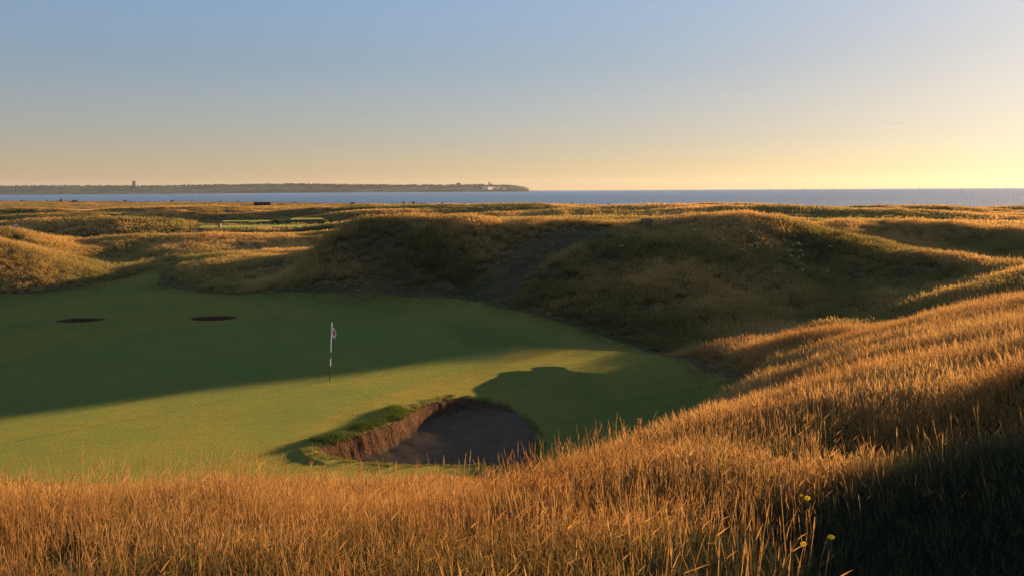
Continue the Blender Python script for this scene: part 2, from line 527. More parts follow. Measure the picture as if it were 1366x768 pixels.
def mesh_from(name, verts, faces, mat, nrm=None, parent=None):
    me = bpy.data.meshes.new(name)
    verts = np.asarray(verts, np.float32); faces = np.asarray(faces, np.int32)
    k = faces.shape[1]
    me.vertices.add(len(verts)); me.vertices.foreach_set('co', verts.ravel())
    me.loops.add(faces.size); me.loops.foreach_set('vertex_index', faces.ravel())
    me.polygons.add(len(faces)); me.polygons.foreach_set('loop_start', np.arange(0, faces.size, k, dtype=np.int32))
    me.polygons.foreach_set('loop_total', np.full(len(faces), k, np.int32))
    me.update(calc_edges=True)
    me.materials.append(mat)
    me.polygons.foreach_set('use_smooth', np.ones(len(faces), bool))
    if nrm is not None:
        me.normals_split_custom_set_from_vertices(nrm.astype(np.float32).tolist())
    o = bpy.data.objects.new(name, me); COL.objects.link(o)
    if parent: o.parent = parent
    return o


FI, FJ = np.meshgrid(np.arange(nT - 1), np.arange(nR - 1), indexing='ij')
quad = np.stack([FI * nR + FJ, FI * nR + FJ + 1, (FI + 1) * nR + FJ + 1, (FI + 1) * nR + FJ], -1)
VF = V.reshape(-1, 3); NF = NRM.reshape(-1, 3)
for zi, (nm, mk) in enumerate((('dune_ground', 'rough'), ('fairway', 'fairway'), ('putting_green', 'green'), ('bunker_sand', 'sand'), ('bunker_wall', 'wall'),
                               ('path', 'path'), ('tee_ground', 'tee'), ('beach', 'beach'))):
    q = quad[zone == zi]
    if not len(q): continue
    used, inv = np.unique(q.ravel(), return_inverse=True)
    # winding is reversed so that faces look up
    o = mesh_from(nm, VF[used], inv.reshape(-1, 4)[:, ::-1], M[mk], NF[used])
    poke(o, kind='structure')
# the small disc of ground under the photographer
cap = np.concatenate([[[0, 0, 5.75]], V[::6, 0]]); n = len(cap) - 1
o = mesh_from('ground', cap, [[0, 1 + (i + 1) % n, 1 + i] for i in range(n)], M['rough']); poke(o, kind='structure')

# ------------------------------------------------------------------ sea, tidal flats, far coast
SEA_R = 13600.0
m, nt, b = new_mat('sea_water', .42, .2)
n1 = pos_noise(nt, .09, 5, .65, (1, 2.2, 1)); n2 = pos_noise(nt, .004, 3, .6, (.35, 2.5, 1)); n3 = pos_noise(nt, .9, 3, .6)
ad = node(nt, 'ShaderNodeMath', operation='ADD'); nt.links.new(n1, ad.inputs[0]); nt.links.new(n3, ad.inputs[1])
bump(nt, b, ad.outputs[0], 1.0, 2.4)
nt.links.new(ramp(nt, n2, [(.32, (.12, .24, .32)), (.5, (.15, .275, .36)), (.68, (.19, .31, .39))]), b.inputs['Base Color'])
b.inputs['IOR'].default_value = 1.33
M['sea'] = m
rings = np.concatenate([[0.0], np.exp(np.linspace(math.log(300), math.log(SEA_R), 40))])
angs = np.linspace(-math.pi, math.pi, 181)[:-1]
sv = [(r * math.sin(a), r * math.cos(a), SEA) for r in rings[1:] for a in angs] + [(0, 0, SEA)]
na = len(angs); sf = []
for i in range(len(rings) - 2):
    for j in range(na):
        sf.append((i * na + j, (i + 1) * na + j, (i + 1) * na + (j + 1) % na, i * na + (j + 1) % na)[::-1])
o = mesh_from('sea', sv, sf, M['sea']); poke(o, kind='structure')

# wet flats across the bay on the left
FLAT = [(-4300, 6200), (-2300, 6200), (-1750, 5600), (-1500, 4700), (-1750, 4150), (-2100, 3900), (-2500, 3650), (-3200, 3550), (-6500, 3300), (-6500, 6200)]
fp = chaikin(FLAT, 2)
m = ground_mat('wet_sand', [(.3, (.12, .105, .095)), (.7, (.2, .17, .145))], .004, .1, .1, .02)
M['flat'] = m
bm = bmesh.new()
vs = [bm.verts.new((p[0], p[1], SEA + .5)) for p in fp]; f = bm.faces.new(vs)
ex = bmesh.ops.extrude_face_region(bm, geom=[f])
for v in [g for g in ex['geom'] if isinstance(g, bmesh.types.BMVert)]: v.co.z = SEA - .8
bmesh.ops.recalc_face_normals(bm, faces=bm.faces)
me = bpy.data.meshes.new('tidal_flat'); bm.to_mesh(me); me.materials.append(m)
o = bpy.data.objects.new('tidal_flat', me); COL.objects.link(o); poke(o, kind='structure')

# far headland: a low plateau about six kilometres away that ends in a cliff
CD = 6000.0
prof_px = np.array([-700, -400, -150, 0, 60, 130, 200, 300, 380, 450, 520, 600, 650, 678, 692, 700, 705.5, 707, 719, 720.5])
prof_py = np.array([250.5, 250, 249.5, 249.0, 248.4, 248.8, 248.6, 247.0, 245.8, 246.4, 247.4, 247.4, 246.6, 246.8, 248.3, 249.6, 251.6, 254.9, 255.0, 256.0])
hx = np.concatenate([np.linspace(-700, 640, 160), np.linspace(644, 721, 90)])
hy = np.interp(hx, prof_px, prof_py)
pts = np.array([at_depth(a, c, CD) for a, c in zip(hx, hy)])
rows = [(-330, 0), (-260, .02), (-230, .3), (-150, .45), (-60, .72), (0, 1), (260, 1.03), (700, 1.0), (1300, .9), (1800, .5), (2100, 0)]
cz = []; cvs = []
for k, (dy, s) in enumerate(rows):
    for i in range(len(hx)):
        top = max(pts[i, 2] - SEA, .3)
        wob = 1 + .12 * float(vnoise(hx[i] / 23 + k * 3.3, k * 1.7 + .5)) if 0 < s < 1.01 else 1
        edge = 1.0
        z = SEA - .6 + top * min(s * wob, 1.03) * edge
        taper = smooth(705, 660, hx[i]) if dy > 0 else 1
        yy = CD + dy * (0.15 + .85 * taper) + 70 * float(vnoise(hx[i] / 31 + 4, 2.2)) * (dy < 200)
        x = pts[i, 0] * yy / CD
        cvs.append((x, yy, z))
nh = len(hx)
cf = [(k * nh + i, k * nh + i + 1, (k + 1) * nh + i + 1, (k + 1) * nh + i) for k in range(len(rows) - 1) for i in range(nh - 1)]
m, nt, b = new_mat('headland_fields', .95, .05)
nn = pos_noise(nt, .0035, 4, .6, (.55, 1.6, 1)); n4 = pos_noise(nt, .02, 3)
c1 = ramp(nt, nn, [(.36, (.045, .055, .03)), (.47, (.09, .10, .05)), (.55, (.2, .19, .085)), (.62, (.10, .11, .055)), (.75, (.13, .11, .07))])
g = node(nt, 'ShaderNodeNewGeometry'); sp = node(nt, 'ShaderNodeSeparateXYZ'); nt.links.new(g.outputs['True Normal'], sp.inputs[0])
cl = ramp(nt, sp.outputs['Z'], [(.45, (1, 1, 1)), (.8, (0, 0, 0))])
nt.links.new(mixc(nt, cl, c1, mixc(nt, n4, (.13, .11, .08), (.26, .24, .19))), b.inputs['Base Color'])
M['coast'] = m
o = mesh_from('headland', cvs, cf, m); poke(o, kind='structure')


def coast_top(px, dy=0):
    p = pts[int(np.argmin(np.abs(hx - px)))]
    y = CD + dy
    return Vector((p[0] * y / CD, y, p[2]))


# ------------------------------------------------------------------ sky and sun
w = bpy.data.worlds.new('World'); SC.world = w; w.use_nodes = True
nt = w.node_tree; bg = nt.nodes['Background']
sky = node(nt, 'ShaderNodeTexSky'); sky.sky_type = 'NISHITA'; sky.sun_disc = False
sky.sun_elevation = R(SUN_EL); sky.sun_rotation = R(SUN_AZ)
sky.altitude = 0; sky.air_density = 1.0; sky.dust_density = 1.0; sky.ozone_density = 2.0
# the clear-air sky with its sun glow rolled off, plus a tint by height, brightened in the unseen upper sky to fill shade
SKY_K = .05


def vmath(op, a, b):
    n = node(nt, 'ShaderNodeVectorMath', operation=op)
    for s_, v_ in ((n.inputs[0], a), (n.inputs[1], b)):
        if isinstance(v_, tuple): s_.default_value = v_
        else: nt.links.new(v_, s_)
    return n.outputs[0]


c = vmath('MULTIPLY', sky.outputs[0], (.12, .12, .12))
c = vmath('DIVIDE', vmath('MULTIPLY', c, (1.28, 1.28, 1.28)), vmath('ADD', vmath('MULTIPLY', c, (1.25, 1.25, 1.25)), (1.0, 1.0, 1.0)))
tc = node(nt, 'ShaderNodeTexCoord'); sp = node(nt, 'ShaderNodeSeparateXYZ'); nt.links.new(tc.outputs['Generated'], sp.inputs[0])
sky_tint = ramp(nt, sp.outputs['Z'], [(0.0, (.31, .22, .15)), (.02, (.27, .20, .15)), (.06, (.175, .155, .175)), (.15, (.10, .14, .23)), (.3, (.115, .215, .41)), (.45, (.15, .26, .50)), (1.0, (.17, .28, .52))])
c = vmath('ADD', c, sky_tint)
c = vmath('MULTIPLY', c, (1 / (SKY_K * 3.031),) * 3)
nt.links.new(c, bg.inputs['Color'])
bg.inputs['Strength'].default_value = SKY_K

sl = bpy.data.lights.new('sun', 'SUN'); sl.energy = 5.0; sl.angle = R(.6); sl.color = (1.0, .62, .30)
so = bpy.data.objects.new('sun', sl); COL.objects.link(so)
sd = Vector((math.sin(R(SUN_AZ)) * math.cos(R(SUN_EL)), math.cos(R(SUN_AZ)) * math.cos(R(SUN_EL)), math.sin(R(SUN_EL))))
so.rotation_euler = sd.to_track_quat('Z', 'Y').to_euler()
SC.view_settings.view_transform = 'Standard'; SC.view_settings.look = 'None'
SC.view_settings.exposure = 1.6; SC.view_settings.gamma = 1.0

cy = SC.cycles
cy.max_bounces = 5; cy.diffuse_bounces = 3; cy.glossy_bounces = 2; cy.transmission_bounces = 3; cy.transparent_max_bounces = 4; cy.volume_bounces = 0
cy.caustics_reflective = False; cy.caustics_refractive = False

cy.use_denoising = True
cy.denoising_prefilter = 'NONE'
cy.sample_clamp_direct = 1.2; cy.sample_clamp_indirect = .8

# ------------------------------------------------------------------ grasses
def grass_mat(name, low, tips, transl=.35, noise_scale=.12, alt=None, rough=.75):
    """low: colour at the foot of a blade, tips: list of colours of the upper part, alt: colours of other patches"""
    m = bpy.data.materials.new(name); m.use_nodes = True; nt = m.node_tree
    for n in list(nt.nodes): nt.nodes.remove(n)
    out = node(nt, 'ShaderNodeOutputMaterial')
    oi = node(nt, 'ShaderNodeObjectInfo')
    at = node(nt, 'ShaderNodeAttribute'); at.attribute_name = 'v'
    rnd = node(nt, 'ShaderNodeAttribute'); rnd.attribute_name = 'rb'
    ad = node(nt, 'ShaderNodeMath', operation='ADD'); nt.links.new(oi.outputs['Random'], ad.inputs[0]); nt.links.new(rnd.outputs['Fac'], ad.inputs[1])
    fr = node(nt, 'ShaderNodeMath', operation='FRACT'); nt.links.new(ad.outputs[0], fr.inputs[0])
    k = len(tips)
    col = ramp(nt, fr.outputs[0], [(i / (k - 1), c) for i, c in enumerate(tips)])
    if alt:
        nz = node(nt, 'ShaderNodeTexNoise'); nz.inputs['Scale'].default_value = noise_scale; nz.inputs['Detail'].default_value = 3
        nt.links.new(oi.outputs['Location'], nz.inputs['Vector'])
        c2 = ramp(nt, fr.outputs[0], [(i / (len(alt) - 1), c) for i, c in enumerate(alt)])
        f2 = ramp(nt, nz.outputs['Fac'], [(.42, (0, 0, 0)), (.6, (1, 1, 1))])
        col = mixc(nt, f2, col, c2)
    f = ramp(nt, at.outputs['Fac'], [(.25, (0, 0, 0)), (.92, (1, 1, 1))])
    col = mixc(nt, f, low, col)  # foot colour: brown-green stems, darkened in the rough to paint self-shadow
    d = node(nt, 'ShaderNodeBsdfDiffuse'); t = node(nt, 'ShaderNodeBsdfTranslucent'); mx = node(nt, 'ShaderNodeMixShader')
    nt.links.new(col, d.inputs[0]); nt.links.new(col, t.inputs[0]); mx.inputs[0].default_value = transl
    nt.links.new(d.outputs[0], mx.inputs[1]); nt.links.new(t.outputs[0], mx.inputs[2]); nt.links.new(mx.outputs[0], out.inputs[0])
    return m


STRAW = [(.42, .25, .075), (.55, .34, .11), (.36, .185, .055), (.60, .40, .15), (.44, .23, .07)]
RUST = [(.40, .19, .055), (.48, .26, .08), (.36, .165, .05), (.52, .31, .10)]
OLIVE = [(.22, .19, .055), (.30, .23, .065), (.17, .16, .045), (.40, .27, .085)]
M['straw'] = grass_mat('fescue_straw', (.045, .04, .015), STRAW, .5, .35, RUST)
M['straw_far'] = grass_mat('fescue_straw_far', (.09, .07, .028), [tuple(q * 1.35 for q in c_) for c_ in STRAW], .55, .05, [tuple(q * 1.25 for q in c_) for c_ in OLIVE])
M['olive'] = grass_mat('fescue_olive', (.05, .045, .018), [tuple(q * 1.1 for q in c_) for c_ in STRAW], .58, .12, [tuple(q * .9 for q in c_) for c_ in OLIVE])  # tips dimmed to paint shade on the mounds; far straw is the sunlit copy
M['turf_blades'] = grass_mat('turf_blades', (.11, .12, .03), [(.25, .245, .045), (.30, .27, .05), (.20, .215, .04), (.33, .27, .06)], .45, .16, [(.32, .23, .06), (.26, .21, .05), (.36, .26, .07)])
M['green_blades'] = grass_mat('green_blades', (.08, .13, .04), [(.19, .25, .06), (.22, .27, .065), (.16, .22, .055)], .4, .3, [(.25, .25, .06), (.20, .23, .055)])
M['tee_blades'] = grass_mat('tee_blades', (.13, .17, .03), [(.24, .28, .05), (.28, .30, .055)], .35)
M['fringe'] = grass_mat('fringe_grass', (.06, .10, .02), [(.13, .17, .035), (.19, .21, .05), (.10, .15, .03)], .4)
M['near_shaded_mix'] = grass_mat('near_shaded_mixed_grass', (.03, .028, .012), [(.30, .17, .05), (.40, .23, .07), (.24, .12, .04), (.34, .22, .06)], .45, .5, [(.12, .14, .04), (.22, .16, .045), (.30, .17, .05)])  # olive and straw mix, darkened to paint the shade between near stalks
M['shade_tint'] = grass_mat('shade_tinted_grass', (.035, .036, .018), [(.085, .08, .036), (.12, .10, .042), (.07, .07, .03), (.17, .13, .055)], .3)  # grass colour darkened to deepen the shade of the near hollow
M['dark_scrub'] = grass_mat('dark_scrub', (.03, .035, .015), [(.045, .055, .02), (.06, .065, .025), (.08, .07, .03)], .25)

SRC = bpy.data.collections.new('grass_tufts')      # sources for the instancing, not linked to the scene


class Tuft:
    def __init__(s): s.v = []; s.f = []; s.a = []; s.r = []

    def strip(s, pts, wid, side, rb, v0=0, v1=1):
        n = len(pts); b = len(s.v)
        for i, (p, wd) in enumerate(zip(pts, wid)):
            t = v0 + (v1 - v0) * i / (n - 1)
            s.v.append(p - side * wd / 2); s.v.append(p + side * wd / 2); s.a += [t, t]; s.r += [rb, rb]
        for i in range(n - 1):
            s.f.append((b + 2 * i, b + 2 * i + 1, b + 2 * i + 3, b + 2 * i + 2))

    def blade(s, x, y, h, wd, lean, az, seg=3, rb=0, droop=.5):
        d = np.array([math.cos(az), math.sin(az), 0]); sd = np.array([-math.sin(az), math.cos(az), 0])
        tw = random.uniform(-1.2, 1.2); sd = sd * math.cos(tw) + d * math.sin(tw)
        pts = []
        for i in range(seg + 1):
            t = i / seg
            pts.append(np.array([x, y, 0.0]) + d * h * lean * t ** 1.8 + np.array([0, 0, h * (t - droop * lean * t ** 3 * .6)]))
        s.strip(pts, [wd * (1 - .85 * (i / seg) ** 1.6) for i in range(seg + 1)], sd, rb)
        return pts

    def stalk(s, x, y, h, wd, lean, az, head, hw, rb=0, seg=3, feather=True):
        d = np.array([math.cos(az), math.sin(az), 0]); sd = np.array([-math.sin(az), math.cos(az), 0])
        f = lambda t: np.array([x, y, 0.0]) + d * h * lean * t ** 2.2 + np.array([0, 0, h * (t - .25 * lean * t ** 3)])
        s.strip([f(i / seg * .97) for i in range(seg + 1)], [wd] * (seg + 1), sd, rb, .1, .9)
        t0 = 1 - head / h
        for a in ((0, 1) if feather else (0,)):
            sv = sd if a == 0 else d * .9 + np.array([0, 0, -.2])
            ts = [t0, t0 + (1 - t0) * .3, t0 + (1 - t0) * .65, 1.03]
            s.strip([f(t) for t in ts], [hw * .3, hw, hw * .75, hw * .1], sv, (rb + .2) % 1, .9, 1)

    def make(s, name, mat):
        me = bpy.data.meshes.new(name)
        me.from_pydata([tuple(p) for p in s.v], [], s.f)
        a = me.attributes.new('v', 'FLOAT', 'POINT'); a.data.foreach_set('value', np.array(s.a, np.float32))
        a = me.attributes.new('rb', 'FLOAT', 'POINT'); a.data.foreach_set('value', np.array(s.r, np.float32))
        me.materials.append(mat)
        o = bpy.data.objects.new(name, me)
        return o


def tuft_near(nb, ns, rad, mat, h=(.07, .2), hs=(.2, .46)):
    t = Tuft()
    for i in range(nb):                 # thin leaves low in the sward
        r = rad * math.sqrt(random.random()); a = random.uniform(0, 6.283)
        b0_ = len(t.a)
        t.blade(r * math.cos(a), r * math.sin(a), random.uniform(*h), random.uniform(.0018, .0034), random.uniform(.1, .9), a + random.gauss(0, 1.2), 3, random.random())
        t.a[b0_:] = [q * .5 for q in t.a[b0_:]]
    ca = random.uniform(0, 6.283)
    for i in range(ns):                 # stems with narrow seed heads
        r = rad * math.sqrt(random.random()); a = random.uniform(0, 6.283)
        b0_ = len(t.a)
        t.stalk(r * math.cos(a), r * math.sin(a), random.uniform(*hs) * random.uniform(.75, 1), random.uniform(.0014, .0022), abs(random.gauss(.12, .18)), ca + random.gauss(0, 1.4), random.uniform(.04, .10), random.uniform(.004, .0085), random.random())
        n4 = len(t.a) - b0_ - 16
        t.a[b0_:b0_ + n4] = [q * .72 for q in t.a[b0_:b0_ + n4]]
    return t.make('near_tuft', mat)


def tuft_mid(nb, ns, rad, mat, h=(.2, .42), hs=(.4, .6), wd=(.01, .016), lean=.7):
    t = Tuft()
    for i in range(nb):
        r = rad * math.sqrt(random.random()); a = random.uniform(0, 6.283)
        t.blade(r * math.cos(a), r * math.sin(a), random.uniform(*h), random.uniform(*wd), random.uniform(.1, lean), random.uniform(0, 6.283), 2, random.random() * .5)
    for i in range(ns):
        r = rad * math.sqrt(random.random()); a = random.uniform(0, 6.283)
        t.stalk(r * math.cos(a), r * math.sin(a), random.uniform(*hs), wd[0] * .45, random.uniform(.05, .4), random.uniform(0, 6.283), .12, wd[1] * 1.3, random.random() * .5, 2, False)
    return t.make('mid_tuft', mat)


def mat_patch(size, n, h, wd, mat):
    t = Tuft()
    for i in range(n):
        a = random.uniform(0, 6.283); x, y = random.gauss(0, size), random.gauss(0, size)
        t.blade(x, y, random.uniform(h * .6, h), random.uniform(wd * .7, wd * 1.2), random.uniform(.2, 1.0), a, 1, random.random() * .4)
    return t.make('turf_mat', mat)


def collection_of(name, objs):
    c = bpy.data.collections.new(name)
    for o in objs: c.objects.link(o)
    return c


def scatter(name, P, scale, yaw, nrm_tilt, idx, sources, label=None):
    """one 'stuff' object: a cloud of points with a tuft instanced on each"""
    n = len(P)
    me = bpy.data.meshes.new(name)
    me.vertices.add(n); me.vertices.foreach_set('co', np.asarray(P, np.float32).ravel())
    sc = np.asarray(scale, np.float32)
    if sc.ndim == 1: sc = np.repeat(sc[:, None], 3, 1)
    a = me.attributes.new('sc', 'FLOAT_VECTOR', 'POINT'); a.data.foreach_set('vector', np.ascontiguousarray(sc, np.float32).ravel())
    rot = np.zeros((n, 3), np.float32)
    # tilt about x and y that follows the slope, then spin
    rot[:, 0] = nrm_tilt[:, 0]; rot[:, 1] = nrm_tilt[:, 1]; rot[:, 2] = yaw
    a = me.attributes.new('ro', 'FLOAT_VECTOR', 'POINT'); a.data.foreach_set('vector', rot.ravel())
    a = me.attributes.new('ix', 'INT', 'POINT'); a.data.foreach_set('value', np.asarray(idx, np.int32))
    o = bpy.data.objects.new(name, me); COL.objects.link(o)
    ng = bpy.data.node_groups.new(name, 'GeometryNodeTree')
    ng.interface.new_socket('Geometry', in_out='INPUT', socket_type='NodeSocketGeometry')
    ng.interface.new_socket('Geometry', in_out='OUTPUT', socket_type='NodeSocketGeometry')
    gi = ng.nodes.new('NodeGroupInput'); go = ng.nodes.new('NodeGroupOutput')
    ci = ng.nodes.new('GeometryNodeCollectionInfo'); ci.inputs['Collection'].default_value = collection_of(name + '_sources', sources)
    ci.inputs['Separate Children'].default_value = True; ci.inputs['Reset Children'].default_value = True
    ip = ng.nodes.new('GeometryNodeInstanceOnPoints'); ip.inputs['Pick Instance'].default_value = True

    def attr(nm, typ, sock):
        x = ng.nodes.new('GeometryNodeInputNamedAttribute'); x.data_type = typ; x.inputs[0].default_value = nm
        so_ = [q for q in x.outputs if q.enabled and q.name == 'Attribute'][0]
        ng.links.new(so_, sock)
    mp = ng.nodes.new('GeometryNodeMeshToPoints')
    ng.links.new(gi.outputs[0], mp.inputs[0]); ng.links.new(mp.outputs[0], ip.inputs['Points'])
    ng.links.new(ci.outputs[0], ip.inputs['Instance'])
    attr('ix', 'INT', ip.inputs['Instance Index']); attr('ro', 'FLOAT_VECTOR', ip.inputs['Rotation']); attr('sc', 'FLOAT_VECTOR', ip.inputs['Scale'])
    ng.links.new(ip.outputs[0], go.inputs[0])
    md = o.modifiers.new('scatter', 'NODES'); md.node_group = ng
    o['kind'] = 'stuff'
    if label: o['label'] = label
    return o


def sample(n, r0, r1, a0=-41, a1=45, power=0.0):
    """n points in a ring sector, density falling as r**power"""
    a = RNG.uniform(R(a0), R(a1), n); u = RNG.random(n)
    k = 2 + power
    r = (r0 ** k + u * (r1 ** k - r0 ** k)) ** (1 / k) if abs(k) > 1e-6 else r0 * (r1 / r0) ** u
    return r * np.sin(a), r * np.cos(a)


def slope_tilt(x, y, amt=.5, e=.25):
    e = np.maximum(e, np.hypot(x, y) * .006)
    gx = (height(x + e, y) - height(x - e, y)) / (2 * e); gy = (height(x, y + e) - height(x, y - e)) / (2 * e)
    return np.stack([np.arctan(gy) * amt, -np.arctan(gx) * amt], 1), np.hypot(gx, gy)


def seat(name, x, y, s, srcs, tilt=.4, sink=.01, label=None, hvar=.15, full=False):
    z = height(x, y) - sink
    n = len(x)
    tl, g = slope_tilt(x, y, tilt if not full else 1.0)
    sc = np.stack([s, s, s * RNG.uniform(1 - hvar, 1 + hvar, n)], 1)
    # tilt is applied before the spin in an XYZ euler, so turn it into the spun frame instead
    yaw = RNG.uniform(-.6, .6, n) if not full else np.zeros(n)
    return scatter(name, np.stack([x, y, z], 1), sc, yaw, tl + RNG.normal(0, .06 if not full else .0, (n, 2)), RNG.integers(0, len(srcs), n), srcs, label)


QUAL = 1.0
# foreground fescue
near_src = [tuft_near(20, 20, .15, M['straw']) for _ in range(8)] + [tuft_near(34, 7, .17, M['straw'], (.08, .26), (.2, .36)) for _ in range(5)]
sparse_src = [tuft_near(46, 6, .17, M['near_shaded_mix'], (.06, .24), (.18, .42)) for _ in range(7)]
shade_tint_src = [tuft_near(44, 5, .17, M['shade_tint'], (.1, .3), (.2, .4)) for _ in range(4)]
x, y = sample(int(30000 * QUAL), 1.1, 13, -46, 56, -.6)
k = (rough_mask(x, y) > .3) & (bil(TH, RR, bs, np.arctan2(x, y), np.hypot(x, y)) < -.2); x, y = x[k], y[k]
pn = fbm(x / 1.7, y / 1.7, 2)
keep = RNG.random(len(x)) < np.clip(.8 + pn * 1.2, .25, 1); x, y, pn = x[keep], y[keep], pn[keep]
shade_mask = np.exp(-(((x - 2.7) / 1.7) ** 2 + ((y - 4.4) / 1.9) ** 2)) + .8 * np.exp(-(((x - 4.6) / 1.3) ** 2 + ((y - 6.2) / 1.6) ** 2)) + .25 * fbm(x * 1.3, y * 1.3, 2)
sl = shade_mask > .33
seat('shade_tinted_grass', x[sl], y[sl], RNG.uniform(.8, 1.15, sl.sum()), shade_tint_src, label='grass of the near hollow, coloured dark green to deepen its shade')
x, y, pn = x[~sl], y[~sl], pn[~sl]
nr = np.hypot(x, y) + 1.6 * fbm(x * .9 + 3, y * .9, 2)
sl = RNG.random(len(x)) < 1 - smooth(4.6, 7.6, nr) * .95
seat('near_grass', x[sl], y[sl], RNG.uniform(.75, 1.15, sl.sum()) * (1 + .35 * pn[sl]), sparse_src, label='mixed olive and straw grass at the foot of the picture, darkened to stand for shade')
x, y, pn = x[~sl], y[~sl], pn[~sl]
seat('foreground_grass', x, y, RNG.uniform(.75, 1.1, len(x)) * (1 + .35 * pn), near_src, label='tall golden fescue on the near dune')
mid_src = [tuft_mid(30, 22, .28, M['straw'], h=(.12, .3), hs=(.28, .52), wd=(.005, .008)) for _ in range(7)]
x, y = sample(int(48000 * QUAL), 12, 42, -42, 52, -.9)
dl = -poly_sdf(LAWN, x, y)
k = (dl + fbm(x / .9, y / .9, 2) * .5 > .02) & (poly_sdf(BUNKER, x, y) < -.2); x, y, dl = x[k], y[k], np.maximum(dl[k], 0)
pn = fbm(x / 2.6, y / 2.6, 2)
seat('dune_grass', x, y, RNG.uniform(.75, 1.15, len(x)) * (1 + .4 * pn) * np.clip(.25 + dl * .6, .25, 1), mid_src, label='golden rough grass on the spur beside the green')
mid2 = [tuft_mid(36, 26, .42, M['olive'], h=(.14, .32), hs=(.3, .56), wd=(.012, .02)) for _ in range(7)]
x, y = sample(int(75000 * QUAL), 40, 112, -41, 46, -.8)
dl = np.minimum(-poly_sdf(LAWN, x, y), -poly_sdf(PATH, x, y))
for poly, z in TEES: dl = np.minimum(dl, -poly_sdf(poly, x, y))
tdl = np.max([poly_sdf(p_, x, y) for p_, z_ in TEES], 0)
k = ((dl + fbm(x / 1.6, y / 1.6, 2) * .9 > .05) & (tdl < -1.2)) | ((poly_sdf(PATH, x, y) > 0) & (RNG.random(len(x)) < .3)); x, y, dl = x[k], y[k], np.abs(dl[k])
pn = fbm(x / 5, y / 5, 2)
pn = pn + .9 * vnoise(x / 1.9, y / 1.9)
kp = (pn > -.78) & (RNG.random(len(x)) < .97); x, y, dl, pn = x[kp], y[kp], dl[kp], pn[kp]
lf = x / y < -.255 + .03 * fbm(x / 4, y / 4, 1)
mid3 = [tuft_mid(36, 26, .42, M['straw_far'], h=(.14, .32), hs=(.3, .56), wd=(.012, .02)) for _ in range(6)]  # same tufts as the mounds, sunlight put into their brighter colour
szs = RNG.uniform(.75, 1.2, len(x)) * (1 + .5 * pn) * np.clip(.25 + dl * .4, .25, 1)
seat('hillock_grass', x[lf], y[lf], szs[lf], mid3, label='golden rough grass over the hillocks at left, coloured brighter as sunlit')
x, y, szs = x[~lf], y[~lf], szs[~lf]
seat('mound_grass', x, y, szs, mid2, label='rough grass over the mounds, coloured darker as shaded')
far_src = [tuft_mid(56, 24, 1.3, M['straw_far'], h=(.2, .42), hs=(.4, .6), wd=(.05, .09), lean=.6) for _ in range(5)]
x, y = sample(int(60000 * QUAL), 105, 330, -41, 44, -.9)
dl = np.full(len(x), 9.0)
for poly, z in TEES: dl = np.minimum(dl, -poly_sdf(poly, x, y))
sdp = poly_sdf(shore_poly, x, y)
k = (dl > 1.6) & (sdp > 12); x, y = x[k], y[k]
pn = fbm(x / 22, y / 12, 2)
k = pn > -.42; x, y, pn = x[k], y[k], pn[k]
seat('links_grass', x, y, RNG.uniform(.8, 1.25, len(x)) * (1 + .4 * pn), far_src, label='sunlit rough grass of the links')
far2 = [tuft_mid(60, 0, 4.0, M['straw_far'], h=(.25, .6), wd=(.16, .3), lean=.5) for _ in range(4)]
x, y = sample(int(45000 * QUAL), 320, 1300, -41, 40, -.9)
sdp = poly_sdf(shore_poly, x, y)
k = (sdp > 20); x, y = x[k], y[k]
pn = fbm(x / 60, y / 25, 2)
k = pn > -.35; x, y = x[k], y[k]
seat('shore_grass', x, y, RNG.uniform(.7, 1.3, len(x)), far2, label='distant rough grass towards the shore')

# mown turf: short blades in square mats
fw = [mat_patch(.3, 620, .05, .012, M['turf_blades']) for _ in range(4)]
gr = [mat_patch(.3, 620, .028, .012, M['green_blades']) for _ in range(3)]
st = .5


def turf(name, test, srcs, x0, x1, y0, y1, st, label):
    n = int((x1 - x0) * (y1 - y0) / st ** 2)
    gx = RNG.uniform(x0, x1, n); gy = RNG.uniform(y0, y1, n)
    k = test(gx, gy) & (np.abs(np.arctan2(gx, gy)) < R(42)); gx, gy = gx[k], gy[k]
    return seat(name, gx, gy, np.full(len(gx), 1.0), srcs, full=True, sink=.004, label=label, hvar=.3)


def bun(x, y): return np.maximum(poly_sdf(BUNKER, x, y), np.max([(1 - np.hypot((x - c[0]) / c[2], (y - c[1]) / c[3])) * 1.0 for c in POT], 0))


0 and turf('fairway_grass', lambda x, y: (poly_sdf(LAWN, x, y) > .15) & (poly_sdf(GREEN, x, y) < 0) & (bun(x, y) < -.32), fw, -34, 12, 17, 80, st, 'short mown grass round the putting green')
0 and turf('green_grass', lambda x, y: (poly_sdf(GREEN, x, y) > 0) & (bun(x, y) < -.3), gr, -30, 4, 19, 52, st, 'close mown grass of the putting green')
tsrc = [mat_patch(.8, 700, .06, .035, M['tee_blades']) for _ in range(2)]
0 and turf('tee_grass', lambda x, y: np.max([poly_sdf(p, x, y) for p, z in TEES], 0) > .3, tsrc, -60, -10, 108, 152, 1.3, 'bright mown grass of the tees')
